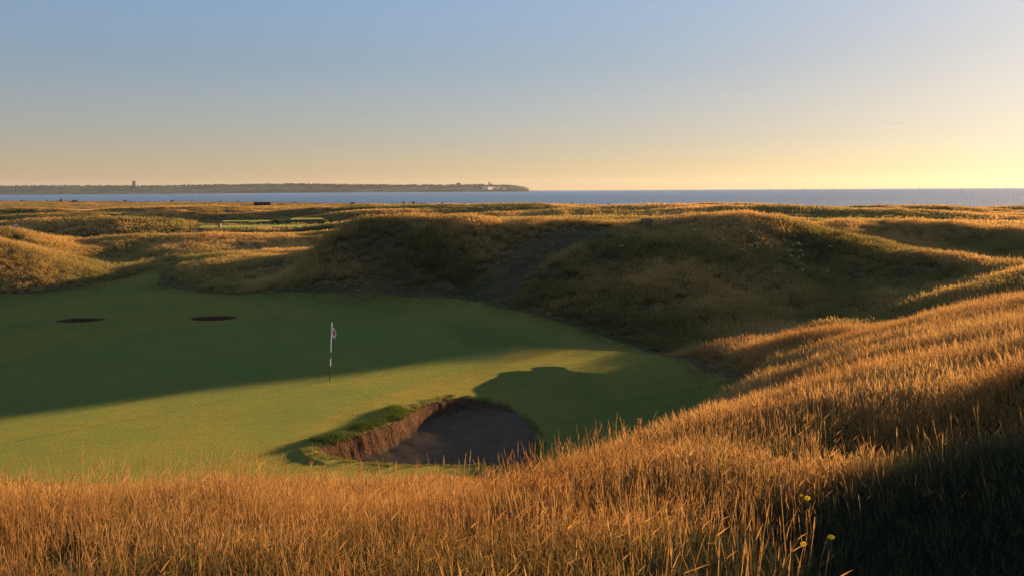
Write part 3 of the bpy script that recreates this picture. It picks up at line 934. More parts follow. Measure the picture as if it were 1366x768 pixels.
# green fringe on the lip of the bunker
fsrc = [tuft_mid(40, 0, .16, M['fringe'], h=(.07, .22), wd=(.004, .008), lean=1.0) for _ in range(4)]
x = RNG.uniform(-7, 2, 26000); y = RNG.uniform(19, 32, 26000)
s = poly_sdf(BUNKER, x, y)
e0 = np.array(at_level(425, 592, .1)[:2]); e1 = np.array(at_level(548, 545, 0)[:2])
along = ((x - e0[0]) * (e1 - e0)[0] + (y - e0[1]) * (e1 - e0)[1]) / ((e1 - e0) @ (e1 - e0))
left = ((x - e0[0]) * -(e1 - e0)[1] + (y - e0[1]) * (e1 - e0)[0]) > -.3
k = (s > -.75) & (s < -.03) & (along > .05) & (along < 1.02) & left & (RNG.random(len(x)) < .55 + fbm(x * 1.4, y * 1.4, 2)); 
seat('bunker_fringe', x[k], y[k], RNG.uniform(.6, 1.2, k.sum()), fsrc, label='long green grass on the lip of the bunker')
k = (s > -.3) & (s < -.02) & (RNG.random(len(x)) < .3)
lipsrc = [tuft_mid(30, 0, .12, M['turf_blades'], h=(.04, .1), wd=(.007, .011), lean=1.1) for _ in range(3)]
seat('lip_grass', x[k], y[k], RNG.uniform(.6, 1.2, k.sum()), lipsrc, label='short grass round the edge of the bunker')
# semi-rough: short tufts that thin out into the mown grass
x = RNG.uniform(-48, 13, 90000); y = RNG.uniform(19, 79, 90000)
ed = poly_sdf(LAWN, x, y)
k = (ed > 0) & (RNG.random(len(x)) < np.exp(-ed / (.5 + .02 * y + 1.2 * smooth(46, 50, y))) * (.6 + fbm(x / 2.2, y / 2.2, 2)) * np.where(y > 33, 1, .55)) & (np.abs(np.arctan2(x, y)) < R(41)) & (bun(x, y) < -.5)
semi = [tuft_mid(34, 6, .3, M['olive'], h=(.05, .14), hs=(.1, .2), wd=(.008, .013)) for _ in range(4)]
seat('semi_rough_grass', x[k], y[k], RNG.uniform(.5, 1.1, k.sum()) * np.exp(-ed[k] / 2.2), semi, label='semi rough at the edge of the mown grass')
# dark low scrub along the shore ridge
ssrc = [tuft_mid(70, 0, 1.2, M['dark_scrub'], h=(.3, .9), wd=(.12, .25), lean=.8) for _ in range(3)]

# ------------------------------------------------------------------ helpers for built things
def bm_obj(name, bm, mats, parent=None, smooth=False, loc=None):
    bmesh.ops.recalc_face_normals(bm, faces=bm.faces)
    me = bpy.data.meshes.new(name); bm.to_mesh(me); bm.free()
    for m_ in (mats if isinstance(mats, (list, tuple)) else [mats]): me.materials.append(m_)
    if smooth: me.polygons.foreach_set('use_smooth', np.ones(len(me.polygons), bool))
    o = bpy.data.objects.new(name, me); COL.objects.link(o)
    if parent: o.parent = parent
    if loc is not None: o.location = loc
    return o


def box(bm, c, s, rot=None, bev=0.0, mi=0):
    r = bmesh.ops.create_cube(bm, size=1.0)
    M4 = Matrix.Translation(c) @ (rot.to_4x4() if rot else Matrix.Identity(4)) @ Matrix.Diagonal((*s, 1))
    bmesh.ops.transform(bm, matrix=M4, verts=r['verts'])
    fs = list({f for v in r['verts'] for f in v.link_faces})
    for f in fs: f.material_index = mi
    if bev:
        es = list({e for v in r['verts'] for e in v.link_edges})
        bmesh.ops.bevel(bm, geom=es, offset=bev, segments=2, affect='EDGES', clamp_overlap=True)


def tube(bm, pts, rad, n=8, mi=0, cap=True):
    rings = []
    pts = [Vector(p) for p in pts]
    for i, p in enumerate(pts):
        d = (pts[min(i + 1, len(pts) - 1)] - pts[max(i - 1, 0)]).normalized()
        a = d.orthogonal().normalized() if i == 0 else (a - d * a.dot(d)).normalized()
        b_ = d.cross(a)
        r = rad[i] if isinstance(rad, (list, tuple)) else rad
        rings.append([bm.verts.new(p + (a * math.cos(6.28318 * k / n) + b_ * math.sin(6.28318 * k / n)) * r) for k in range(n)])
    for i in range(len(rings) - 1):
        for k in range(n):
            f = bm.faces.new((rings[i][k], rings[i][(k + 1) % n], rings[i + 1][(k + 1) % n], rings[i + 1][k])); f.material_index = mi[i] if isinstance(mi, list) else mi
    if cap:
        bm.faces.new(rings[0][::-1]); bm.faces.new(rings[-1])


def thing(name, label, cat, loc, rotz=0, group=None):
    o = bpy.data.objects.new(name, None); COL.objects.link(o)
    o.location = loc; o.rotation_euler = (0, 0, rotz); o.empty_display_size = .2
    return poke(o, label, cat, group)


def ground_at(px, y):
    p = at_depth(px, 384, y)
    return Vector((p[0], p[1], float(height(p[0], p[1]))))


M['white'] = plain_mat('white_paint', (.72, .72, .70), .5, .4, .08)
M['black'] = plain_mat('black_paint', (.022, .024, .024), .5, .4, .2)
M['cloth'] = plain_mat('flag_cloth', (.75, .70, .66), .8, .1, .06)
M['red'] = plain_mat('red_cloth', (.42, .045, .035), .8, .1, .15)
M['oak'] = plain_mat('weathered_oak', (.085, .062, .048), .8, .2, .35, 9)
M['steel'] = plain_mat('galvanised_steel', (.35, .36, .37), .45, .5, .15, 9, .7)
M['tar'] = plain_mat('tarred_boards', (.013, .010, .008), 1.0, .03, .3, 2)
M['slate'] = plain_mat('slate_roof', (.018, .016, .014), 1.0, .05, .25, 1)
M['render'] = plain_mat('pale_render', (.60, .55, .46), .8, .2, .12, .05)
M['brick'] = plain_mat('brick', (.24, .15, .10), .85, .2, .2, .08)
M['tile'] = plain_mat('tile_roof', (.13, .075, .055), .85, .2, .2, .08)
M['glass'] = plain_mat('window_glass', (.05, .06, .07), .15, .5, .1)
M['yellow'] = grass_mat('yellow_petals', (.85, .56, .02), [(.85, .56, .02), (.8, .5, .02)], .5)
M['cream'] = plain_mat('cream_florets', (.74, .70, .36), .7, .2, .12, 60)
M['stem'] = plain_mat('plant_stem', (.09, .085, .03), .8, .2, .3, 20)
M['bark'] = plain_mat('bark', (.06, .048, .035), .9, .1, .3, 2)
M['tower'] = plain_mat('grey_concrete', (.16, .15, .14), .8, .2, .12, .08)

# ------------------------------------------------------------------ flagstick
b0 = ground_hit(440, 507.5, 25, 40)
fl = thing('flagstick', 'black and white banded flagstick with a limp pale flag standing in the putting green', 'flagstick', b0)
H = (at_depth(442.5, 430.5, b0.y)[2] - b0.z)
lean = at_depth(442.5, 430.5, b0.y)[0] - b0.x
P_ = lambda t: Vector((lean * t, 0, H * t))
bm = bmesh.new()
cuts = [0, .255, .385, .5, .62, 1.0]
tube(bm, [P_(t) for t in cuts], [.017, .0165, .016, .015, .014, .012], 10, [0, 1, 0, 1, 1])
bm_obj('pole', bm, [M['black'], M['white']], fl, True)
bm = bmesh.new(); tube(bm, [P_(0) - Vector((0, 0, .03)), P_(.02), P_(.03)], [.03, .03, .018], 12); bm_obj('ferrule', bm, M['black'], fl, True)
bm = bmesh.new(); tube(bm, [P_(1.0), P_(1.008), P_(1.014)], [.016, .018, .006], 10); bm_obj('top_cap', bm, M['white'], fl, True)
# limp cloth: folds hanging from the top corner down along the pole
bm = bmesh.new(); nu, nv = 22, 16; g = []
for i in range(nv + 1):
    v = i / nv; row = []
    spread = .045 + .17 * math.sin(min(v * 1.35, 1) * math.pi * .62) * (1 - .35 * v)
    for j in range(nu + 1):
        u = j / nu
        fold = math.sin(u * 9.5 + v * 1.2) * .022 * (.4 + u) * (.4 + v)
        p = P_(.985 - .21 * v - .055 * u * (1.2 - v * .4)) + Vector((.013 + spread * u, fold + .012 * math.sin(u * 5), -.02 * math.sin(u * 3.1)))
        row.append(bm.verts.new(p))
    g.append(row)
for i in range(nv):
    for j in range(nu): bm.faces.new((g[i][j], g[i][j + 1], g[i + 1][j + 1], g[i + 1][j]))
o = bm_obj('flag', bm, M['cloth'], fl, True)
md = o.modifiers.new('cloth', 'SOLIDIFY'); md.thickness = .003; md.offset = 0
flag = o
bm = bmesh.new()
for side in (-1, 1):
    gg = {}
    for i in range(5, 13):
        for j in range(7, 17):
            if ((i - 9) / 4.2) ** 2 + ((j - 12) / 5.2) ** 2 < 1 or (i > 9 and abs(j - 12) < 2):
                pass
            else: continue
            vs = []
            for (a_, b_) in ((i, j), (i, j + 1), (i + 1, j + 1), (i + 1, j)):
                if (a_, b_) not in gg:
                    co = flag.data.vertices[a_ * (nu + 1) + b_].co; no = flag.data.vertices[a_ * (nu + 1) + b_].normal
                    gg[(a_, b_)] = bm.verts.new(co + no * side * .004)
                vs.append(gg[(a_, b_)])
            bm.faces.new(vs)
bm_obj('emblem', bm, M['red'], flag, True)

# ------------------------------------------------------------------ bench on the mound
bc = ground_at(859, 64.5)
bn = thing('park_bench', 'dark wooden park bench with armrests on top of the shaded mound, beside the path', 'bench', bc - Vector((0, 0, .02)), R(-62))
L_ = 1.45
bm = bmesh.new()
for k in range(5): box(bm, (0, -.36 + k * .095, .43), (L_, .075, .03), None, .004)
bm_obj('seat', bm, M['oak'], bn)
rt = Matrix.Rotation(R(-14), 3, 'X')
bm = bmesh.new()
for k in range(5):
    box(bm, (0, .085 + .027 * k, .52 + .1 * k), (L_, .025, .08), rt, .004)
bm_obj('backrest', bm, M['oak'], bn)
for s in (-1, 1):
    bm = bmesh.new(); box(bm, (s * (L_ / 2 - .05), -.34, .21), (.07, .07, .42), None, .006); bm_obj('leg', bm, M['oak'], bn)
    bm = bmesh.new(); box(bm, (s * (L_ / 2 - .05), .06, .22), (.07, .07, .44), None, .006); box(bm, (s * (L_ / 2 - .05), .145, .69), (.07, .06, .55), rt, .006); bm_obj('leg', bm, M['oak'], bn)
    bm = bmesh.new(); box(bm, (s * (L_ / 2 - .05), -.13, .66), (.085, .5, .04), None, .006); box(bm, (s * (L_ / 2 - .05), -.34, .53), (.06, .06, .23), None, .005); bm_obj('armrest', bm, M['oak'], bn)
    bm = bmesh.new(); box(bm, (s * (L_ / 2 - .05), -.14, .39), (.05, .36, .05), None, .004); bm_obj('rail', bm, M['oak'], bn)

# ------------------------------------------------------------------ signs, posts, tee furniture
g0 = ground_hit(21.5, 307, 60, 130)
sg = thing('sign', 'small white sign board on a short post among the left hillocks', 'sign', g0 - Vector((0, 0, .1)), R(8))
sh_ = max(at_depth(21.5, 299.5, g0.y)[2] - g0.z + .1, .8)
bm = bmesh.new(); box(bm, (0, 0, sh_ / 2), (.06, .06, sh_), None, .006); bm_obj('post', bm, M['oak'], sg)
bm = bmesh.new(); box(bm, (0, -.05, sh_ - .17), (.46, .03, .32), None, .008); bm_obj('board', bm, M['white'], sg)
bm = bmesh.new(); box(bm, (0, -.05, sh_ + .012), (.5, .06, .022), None, .004); bm_obj('cap', bm, M['oak'], sg)

for px, y, h_, lab in ((515.5, 205, 1.5, 'tall white marker post with a short cross piece on the links'),
                       (540.5, 215, 1.0, 'low white marker post right of the tall white one'),
                       (559, 225, 1.0, 'low white marker post between two others on the far links'),
                       (581, 235, 1.1, 'white marker post farthest right of the row on the links')):
    p = ground_at(px, y)
    t = thing('marker_post', lab, 'marker post', p - Vector((0, 0, .15)), group='white marker posts on the far links')
    bm = bmesh.new(); tube(bm, [(0, 0, 0), (0, 0, h_), (0, 0, h_ + .06)], [.075, .07, .03], 8); bm_obj('post', bm, M['white'], t, True)
    if px < 520:
        bm = bmesh.new(); box(bm, (0, 0, h_ - .12), (.5, .06, .1), None, .01); bm_obj('cross_piece', bm, M['white'], t)

g0 = ground_hit(293, 304, 100, 160)
t = thing('tee_box', 'small dark box with a red lid at the left end of the tees', 'litter box', g0)
bm = bmesh.new(); box(bm, (0, 0, .3), (.42, .36, .5), None, .02); bm_obj('body', bm, M['black'], t)
bm = bmesh.new(); box(bm, (0, 0, .585), (.47, .42, .07), None, .02); bm_obj('lid', bm, M['red'], t)
bm = bmesh.new(); box(bm, (.02, -.19, .33), (.2, .014, .22), None, .003); bm_obj('front_plate', bm, M['white'], t)
for s in (-1, 1):
    bm = bmesh.new(); box(bm, (s * .16, 0, .03), (.06, .3, .08), None, .008); bm_obj('foot', bm, M['oak'], t)

# posts on the beach
def shore_y(px, inland):
    ys = np.linspace(150, 1600, 6000)
    xs = at_depth(px, 384, 1.0)[0] * ys
    s = poly_sdf(SHORE + [(1800, -4000), (-4000, -4000), (-4000, 2400)], xs, ys)
    return float(ys[np.argmax(s < inland)])


for px, h_, lab in ((1213, 3.0, 'dark groyne post on the beach, the left one of a close pair'), (1216.5, 2.3, 'shorter dark groyne post, the right one of a close pair'),
                    (1263, 2.2, 'single dark groyne post standing apart on the beach')):
    p = ground_at(px, shore_y(px, 4))
    t = thing('groyne_post', lab, 'post', p - Vector((0, 0, .5)), group='groyne posts on the beach')
    bm = bmesh.new(); tube(bm, [(0, 0, 0), (0, 0, h_ + .4), (0, 0, h_ + .5)], [.2, .18, .1], 8); bm_obj('post', bm, M['oak'], t, True)
    bm = bmesh.new(); box(bm, (0, -.14, h_ - .1), (.55, .12, .25), None, .02); bm_obj('waling', bm, M['oak'], t)

# dark hut far out on the links
p = ground_at(355, 640)
p.z = max(p.z - .3, at_depth(355, 277, 640)[2])
t = thing('hut', 'long low dark hut on the far links close to the shore', 'hut', p)
bm = bmesh.new(); box(bm, (0, 0, 1.0), (12.5, 5, 2.6)); bm_obj('wall', bm, M['tar'], t)
bm = bmesh.new()
v = [bm.verts.new(q) for q in ((-6.5, -2.8, 2.25), (6.5, -2.8, 2.25), (6.5, 2.8, 2.25), (-6.5, 2.8, 2.25), (-6.4, 0, 3.0), (6.4, 0, 3.0))]
for f in ((0, 1, 5, 4), (2, 3, 4, 5), (1, 2, 5), (3, 0, 4), (3, 2, 1, 0)): bm.faces.new([v[i] for i in f])
bm_obj('roof', bm, M['slate'], t)
bm = bmesh.new(); box(bm, (-2, -2.53, .9), (1.1, .08, 2.0), None, .02); bm_obj('door', bm, M['oak'], t)
for x in (1.2, 3.6): 
    bm = bmesh.new(); box(bm, (x, -2.53, 1.3), (1.2, .08, .8), None, .02); bm_obj('window', bm, M['glass'], t)

# ------------------------------------------------------------------ bushes along the shore ridge
def bush_mesh(n, seed):
    rs = random.Random(seed); t = Tuft()
    for i in range(n):
        a = rs.uniform(0, 6.283); e = rs.uniform(.0, 1.4); r = rs.uniform(.55, 1.0)
        c = np.array([math.cos(a) * math.cos(e) * r, math.sin(a) * math.cos(e) * r, math.sin(e) * r * .95])
        c *= 1 + .25 * math.sin(a * 3 + seed) * math.cos(e * 2)
        d = np.array([rs.gauss(0, 1), rs.gauss(0, 1), rs.gauss(0, 1)]); d /= np.linalg.norm(d); s2 = np.cross(d, [rs.gauss(0, 1), rs.gauss(0, 1), rs.gauss(0, 1)]); s2 /= np.linalg.norm(s2) + 1e-9
        L = rs.uniform(.14, .3)
        t.strip([c - d * L, c, c + d * L], [.04, L * .9, .03], s2, rs.random() * .5, .6, 1)
    return t


bush_me = [bush_mesh(260, s_).make('foliage', M['dark_scrub']).data for s_ in (1, 5)]
bm = bmesh.new()
for a in range(5): tube(bm, [(0, 0, -.3), (.2 * math.cos(a * 1.26), .2 * math.sin(a * 1.26), .35), (.5 * math.cos(a * 1.26), .5 * math.sin(a * 1.26), .7)], [.06, .04, .015], 5)
stem_o = bm_obj('stem', bm, M['bark'])
stem_me = stem_o.data; bpy.data.objects.remove(stem_o)
for k, (px, w_, h_, inl) in enumerate(((38, 3.5, 2.2, 16), (72, 3.0, 1.8, 16), (90, 4.5, 2.6, 15), (108, 9.0, 3.4, 60), (174, 4.5, 2.4, 15), (204, 3.0, 1.6, 18), (236, 4.5, 2.4, 15), (262, 3.0, 1.8, 15), (300, 3.0, 1.7, 15), (322, 2.6, 1.6, 15),
                                      (398, 2.6, 1.5, 15), (474, 5.5, 2.2, 40), (541, 2.6, 2.0, 13), (554, 3.2, 2.3, 13), (592, 3.0, 2.0, 13), (621, 3.2, 1.9, 13), (658, 2.6, 1.6, 13),
                                      (752, 2.0, 1.6, 11), (763, 2.6, 2.4, 11), (775, 1.8, 1.4, 11), (811, 3.4, 1.9, 11), (1010, 3.0, 1.2, 10), (1085, 3.0, 1.2, 10), (1300, 3.0, 1.3, 14))):
    q = ground_at(px, shore_y(px, inl))
    lab = 'dark low bush dotted along the far shore'
    if k == 3: lab = 'broadest dark bush mound on the far links at left'
    t = thing('bush', lab, 'bush', q - Vector((0, 0, .15)), random.uniform(0, 6.28), 'dark bushes along the shore')
    t.scale = (w_ / 2, w_ / 2, h_)
    for nm, me in (('foliage', bush_me[k % 2]), ('stem', stem_me)):
        c = bpy.data.objects.new(nm, me); COL.objects.link(c); c.parent = t
# a dark bank of scrub behind the tees
q = ground_at(372, 139)
t = thing('bush', 'flat dark bush on the tees between two bright mown strips', 'bush', q - Vector((0, 0, .1)), .3, 'dark bushes along the shore')
t.scale = (.9, .8, .8)
for nm, me in (('foliage', bush_me[0]), ('stem', stem_me)):
    c = bpy.data.objects.new(nm, me); COL.objects.link(c); c.parent = t
# ragged scrub that edges the land
x, y = sample(260000, 180, 1500, -41, 42, -.5)
sdp = poly_sdf(shore_poly, x, y)
k = (sdp > 4) & (sdp < 18) & (RNG.random(len(x)) < .9)
seat('shore_scrub', x[k], y[k], RNG.uniform(.3, .9, k.sum()), ssrc, label='dark scrub along the edge of the shore')

# ------------------------------------------------------------------ wildflowers
def flower_head(bm, c, r, up, n=14, mi=0, mc=1):
    a0 = up.orthogonal().normalized(); b_ = up.cross(a0)
    for k in range(n):
        a = 6.28318 * k / n; d = a0 * math.cos(a) + b_ * math.sin(a); s2 = a0 * -math.sin(a) + b_ * math.cos(a); wd = r * 3.3 / n
        rr = r * random.uniform(.85, 1.1)
        v = [bm.verts.new(c + q) for q in (d * r * .2 - s2 * wd * .4, d * r * .2 + s2 * wd * .4, d * rr * .7 + s2 * wd + up * r * .18, d * rr + up * r * .1, d * rr * .7 - s2 * wd + up * r * .18)]
        f = bm.faces.new(v); f.material_index = mi
    m4 = Matrix.Translation(c + up * r * .12) @ up.to_track_quat('Z', 'Y').to_matrix().to_4x4() @ Matrix.Diagonal((r * .38, r * .38, r * .2, 1))
    s_ = bmesh.ops.create_icosphere(bm, subdivisions=1, radius=1, matrix=m4)
    for f in {f for v in s_['verts'] for f in v.link_faces}: f.material_index = mc


M['disc'] = plain_mat('flower_disc', (.8, .48, .02), .8, .1, .2, 80)
for px, py, y, r, lab in ((1077, 664, 4.4, .027, 'yellow flower standing highest of the three at the edge of the dark hollow'),
                          (1109, 716, 4.0, .025, 'yellow flower farthest into the dark hollow'),
                          (1072, 725, 3.9, .022, 'yellow flower lowest in the near grass'),
                          (1069, 660, 4.45, .014, 'small half open yellow bud beside the highest yellow flower')):
    ys_ = np.linspace(2.5, 7.5, 400); d_ = ray(px, py)
    cl = EYE + d_[2] / d_[1] * ys_ - height(d_[0] / d_[1] * ys_, ys_)
    y = float(ys_[np.argmax(cl < .42)])
    hp = Vector(at_depth(px, py, y)); gz = float(height(hp.x, hp.y))
    base = Vector((hp.x + random.uniform(-.05, .05), hp.y + .03, gz - .03))
    t = thing('wildflower', lab, 'flower', base, group='yellow flowers in the foreground')
    top = hp - base
    bm = bmesh.new(); tube(bm, [(0, 0, 0), top * .5 + Vector((.015, 0, 0)), top], [.003, .0025, .002], 6); bm_obj('stem', bm, M['stem'], t, True)
    bm = bmesh.new(); flower_head(bm, top, r, Vector((-.2, -.4, .85)).normalized(), 14); bm_obj('flower_head', bm, [M['yellow'], M['disc']], t)
    for k in range(4):
        bm = bmesh.new()
        c0 = top * (.15 + .16 * k); a = k * 2.2; d = Vector((math.cos(a), math.sin(a), .6)) * .06; s2 = Vector((-math.sin(a), math.cos(a), 0)) * .006
        bm.faces.new([bm.verts.new(q) for q in (c0, c0 + d * .5 - s2, c0 + d, c0 + d * .5 + s2)])
        bm_obj('leaf', bm, M['stem'], t)

# ragwort over the flank of the bench mound
rg = []
for s_ in range(3):
    bm = bmesh.new()
    tube(bm, [(0, 0, 0), (.03, 0, .45), (.02, .02, .85)], [.008, .006, .004], 5, 2)
    for k in range(6):
        a = random.uniform(0, 6.28); tip = Vector((.05 + .09 * math.cos(a), .09 * math.sin(a), .8 + random.uniform(0, .16)))
        tube(bm, [(.02, .01, .68), tip], [.004, .003], 4, 2)
        flower_head(bm, tip, .038, Vector((random.gauss(0, .3), random.gauss(-.4, .3), 1)).normalized(), 8, 0, 1)
    o_ = bm_obj('ragwort', bm, [M['cream'], M['yellow'], M['stem']])
    rg.append(o_.data); bpy.data.objects.remove(o_)
spots = []
for cx, cy, sx, sy, n in ((955, 312, 10, 10, 13), (990, 318, 12, 9, 12), (1020, 322, 14, 12, 13), (1052, 335, 14, 16, 16), (1062, 350, 8, 14, 8), (1085, 345, 12, 10, 6), (945, 360, 20, 12, 6), (885, 345, 20, 16, 7), (840, 330, 14, 10, 4), (1250, 330, 40, 8, 6), (915, 300, 20, 8, 5)):
    for k in range(n): spots.append((random.gauss(cx, sx), random.gauss(cy, sy)))
for k, (px, py) in enumerate(spots):
    if py < 297: py = 300 + random.random() * 10
    q = ground_hit(px, py + 8, 40, 90)
    o_ = bpy.data.objects.new('ragwort', rg[k % 3]); COL.objects.link(o_)
    o_.location = q - Vector((0, 0, .03)); o_.rotation_euler = (random.gauss(0, .08), random.gauss(0, .08), random.uniform(0, 6.28)); o_.scale = (1, 1, random.uniform(.7, 1.0))
    poke(o_, 'pale ragwort stalk flowering on the flank of the shaded mounds', 'flower', 'pale ragwort on the mounds')

# dock plant and a leaning sheaf of long straw on the near shoulder
q = ground_hit(855, 588, 9, 22)
t = thing('dock_plant', 'upright brown dock plant with a dense seed spike on the edge of the shoulder', 'plant', q - Vector((0, 0, .05)))
ht = max(at_depth(853, 553, q.y)[2] - q.z, .5)
bm = bmesh.new(); tube(bm, [(0, 0, 0), (.01, 0, ht * .5), (-.02, 0, ht)], [.008, .006, .003], 6); bm_obj('stem', bm, M['stem'], t)
tf = Tuft()
for k in range(240):
    z = ht * random.uniform(.35, 1.0); a = random.uniform(0, 6.283); r = random.uniform(0, .075) * (1.15 - z / ht * .8)
    c = np.array([-.02 * z / ht + r * math.cos(a), r * math.sin(a), z]); d = np.array([math.cos(a), math.sin(a), 1.2]) * .014
    tf.strip([c - d, c, c + d], [.003, .013, .003], np.array([-math.sin(a), math.cos(a), 0]), random.random(), .7, 1)
sp_ = tf.make('seed_spike', M['straw']); COL.objects.link(sp_); sp_.parent = t
q = ground_hit(1318, 486, 9, 26)
tf = Tuft()
for k in range(230):
    x, y = max(-.8, min(.8, random.gauss(0, .4))), max(-.45, min(.45, random.gauss(0, .22)))
    a = random.gauss(.25, .35); tf.blade(x, y, random.uniform(.45, .85), random.uniform(.006, .010), random.uniform(.55, 1.0), a, 5, random.random(), .8)
o_ = tf.make('straw_tuft', M['straw']); COL.objects.link(o_); o_.location = q - Vector((0, 0, .04)); poke(o_, 'sheaf of long pale straw leaning to the right on the near shoulder', 'grass tuft')

# taller seed stalks that stand above the near fescue
ss = []
for s_ in range(9):
    tf = Tuft()
    for k in range(2):
        tf.stalk(random.uniform(-.05, .05), random.uniform(-.05, .05), random.uniform(.4, .68), .0024, abs(random.gauss(.1, .2)), random.uniform(0, 6.283), random.uniform(.06, .13), random.uniform(.0045, .0085), random.random(), 5)
    ss.append(tf.make('seed_stalk', M['straw']))
x, y = sample(2300, 2.8, 11.0, -38, 22, .5)
k = rough_mask(x, y) > .5
seat('seed_stalks', x[k], y[k], RNG.uniform(.75, 1.05, k.sum()), ss, label='tall seed stalks standing above the near grass', hvar=.1)
ls = []
for s_ in range(9):
    tf = Tuft()
    for k in range(2):
        tf.stalk(random.uniform(-.06, .06), random.uniform(-.06, .06), random.uniform(.5, .86), .0028, abs(random.gauss(.12, .2)), random.uniform(0, 6.283), random.uniform(.08, .16), random.uniform(.006, .011), random.random(), 5)
    ls.append(tf.make('seed_stalk', M['straw']))
x, y = sample(1000, 6.6, 10.8, -38, 10, .0)
seat('crest_stalks', x, y, RNG.uniform(.65, 1.05, len(x)), ls, label='longest seed stalks along the crest above the green', hvar=.1)
x, y = sample(2600, 6, 34, 8, 36, -.6)
k = (rough_mask(x, y) > .5) & (RNG.random(len(x)) < .7)
seat('shoulder_stalks', x[k], y[k], RNG.uniform(.7, 1.0, k.sum()), ss, label='seed stalks standing above the grass of the right shoulder', hvar=.1)

# ------------------------------------------------------------------ far coast: woods, tower, spire, town
row_dy = [r_[0] for r_ in rows]; row_s = [r_[1] for r_ in rows]


def on_coast(px, dy):
    taper = smooth(705, 660, px); cp = [float(np.interp(px, hx, pts[:, c_])) for c_ in (0, 2)]
    yy = CD + dy * ((0.15 + .85 * taper) if dy > 0 else 1.0)
    top = max(cp[1] - SEA, .3)
    return Vector((cp[0] * yy / CD, yy, SEA - .6 + top * np.interp(dy, row_dy, row_s)))


tf = Tuft(); rs = random.Random(3)


def crown_clump(c, r, hgt, n):
    for k in range(n):
        a = rs.uniform(0, 6.283); e = rs.uniform(0, 1.5); q = rs.uniform(.5, 1)
        p = c + np.array([math.cos(a) * math.cos(e) * r * q, math.sin(a) * math.cos(e) * r * q, math.sin(e) * hgt * q])
        d = np.array([rs.gauss(0, 1), rs.gauss(0, 1), rs.gauss(0, .7)]); d /= np.linalg.norm(d); s2 = np.cross(d, [.3, .5, 1.0]); s2 /= np.linalg.norm(s2)
        L = r * rs.uniform(.3, .55)
        tf.strip([p - d * L, p, p + d * L], [L * .3, L * .9, L * .3], s2, rs.random() * .5, .6, 1)


for k in range(1500):
    px = rs.uniform(-200, 645); dy = rs.choice((rs.uniform(-20, 60), rs.uniform(-20, 60), rs.uniform(-120, -30)))
    if dy < -25 and rs.random() < .45: continue
    p = on_coast(px, dy)
    r = rs.uniform(5, 11) * (.75 if dy < -25 else 1)
    crown_clump(np.array(p), r, r * rs.uniform(.5, .95), 14)
o_ = tf.make('coastal_wood', M['dark_scrub']); COL.objects.link(o_); o_['kind'] = 'stuff'; o_['label'] = 'dark line of trees along the top of the far coast'

p = on_coast(179.7, 0)
t = thing('tower_block', 'grey tower block rising above the trees of the far coast at left', 'tower', p - Vector((0, 0, 3)))
bm = bmesh.new(); box(bm, (0, 0, 19), (23, 20, 38), None, .4); bm_obj('shaft', bm, M['tower'], t)
bm = bmesh.new(); box(bm, (0, 0, 39.5), (26, 23, 3), None, .3); box(bm, (2, 0, 42.5), (12, 10, 3), None, .2); bm_obj('roof', bm, M['tower'], t)
for k in range(4):
    bm = bmesh.new(); box(bm, (0, -10.05, 12 + k * 7), (19, .2, 2.2)); bm_obj('window_band', bm, M['glass'], t)
p = on_coast(652.5, 0)
t = thing('church', 'church with a pointed spire on the far headland', 'church', p - Vector((0, 0, 2)))
bm = bmesh.new(); box(bm, (0, 0, 9), (8, 8, 18), None, .2); bm_obj('steeple', bm, M['brick'], t)
bm = bmesh.new(); bmesh.ops.create_cone(bm, segments=8, radius1=5.2, radius2=.2, depth=9, cap_ends=True, matrix=Matrix.Translation((0, 0, 22.5))); bm_obj('spire', bm, M['slate'], t)
bm = bmesh.new(); box(bm, (14, 0, 5), (20, 11, 10), None, .2); bm_obj('nave', bm, M['brick'], t)
p = on_coast(611.5, 10)
t = thing('tree', 'broad dark domed tree standing above the far coast wood', 'tree', p - Vector((0, 0, 1)))
bm = bmesh.new(); tube(bm, [(0, 0, 0), (0, 0, 9), (2, 0, 15)], [2.2, 1.5, .6], 7); bm_obj('trunk', bm, M['bark'], t)
tf = Tuft()
for (cx, cz_, r) in ((-9, 11, 8), (0, 14, 10), (9, 11, 8), (3, 8, 9)): crown_clump(np.array([cx, rs.uniform(-3, 3), cz_ - 2]), r, r * .75, 60)
c_ = tf.make('crown', M['dark_scrub']); COL.objects.link(c_); c_.parent = t


def house(px, dy, wd, dp, ht, roof, wall, rm, lab, rz=0):
    q = on_coast(px, dy)
    t = thing('house' if roof else 'flat_block', lab, 'building', q - Vector((0, 0, 2.5)), rz, 'buildings on the far headland')
    bm = bmesh.new(); box(bm, (0, 0, ht / 2), (wd, dp, ht), None, .1); bm_obj('wall', bm, wall, t)
    bm = bmesh.new()
    if roof:
        w2, d2 = wd / 2 + .6, dp / 2 + .6
        v = [bm.verts.new(c) for c in ((-w2, -d2, ht), (w2, -d2, ht), (w2, d2, ht), (-w2, d2, ht), (-w2 + .5, 0, ht + roof), (w2 - .5, 0, ht + roof))]
        for f in ((0, 1, 5, 4), (2, 3, 4, 5), (1, 2, 5), (3, 0, 4), (3, 2, 1, 0)): bm.faces.new([v[i] for i in f])
    else:
        box(bm, (0, 0, ht + .5), (wd + .8, dp + .8, 1.0), None, .1)
    bm_obj('roof', bm, rm, t)
    nb = max(2, int(ht / 4.5))
    for k in range(nb):
        bm = bmesh.new(); box(bm, (0, -dp / 2 - .05, ht * (k + .6) / nb), (wd * .8, .2, 1.3)); bm_obj('window_band', bm, M['glass'], t)


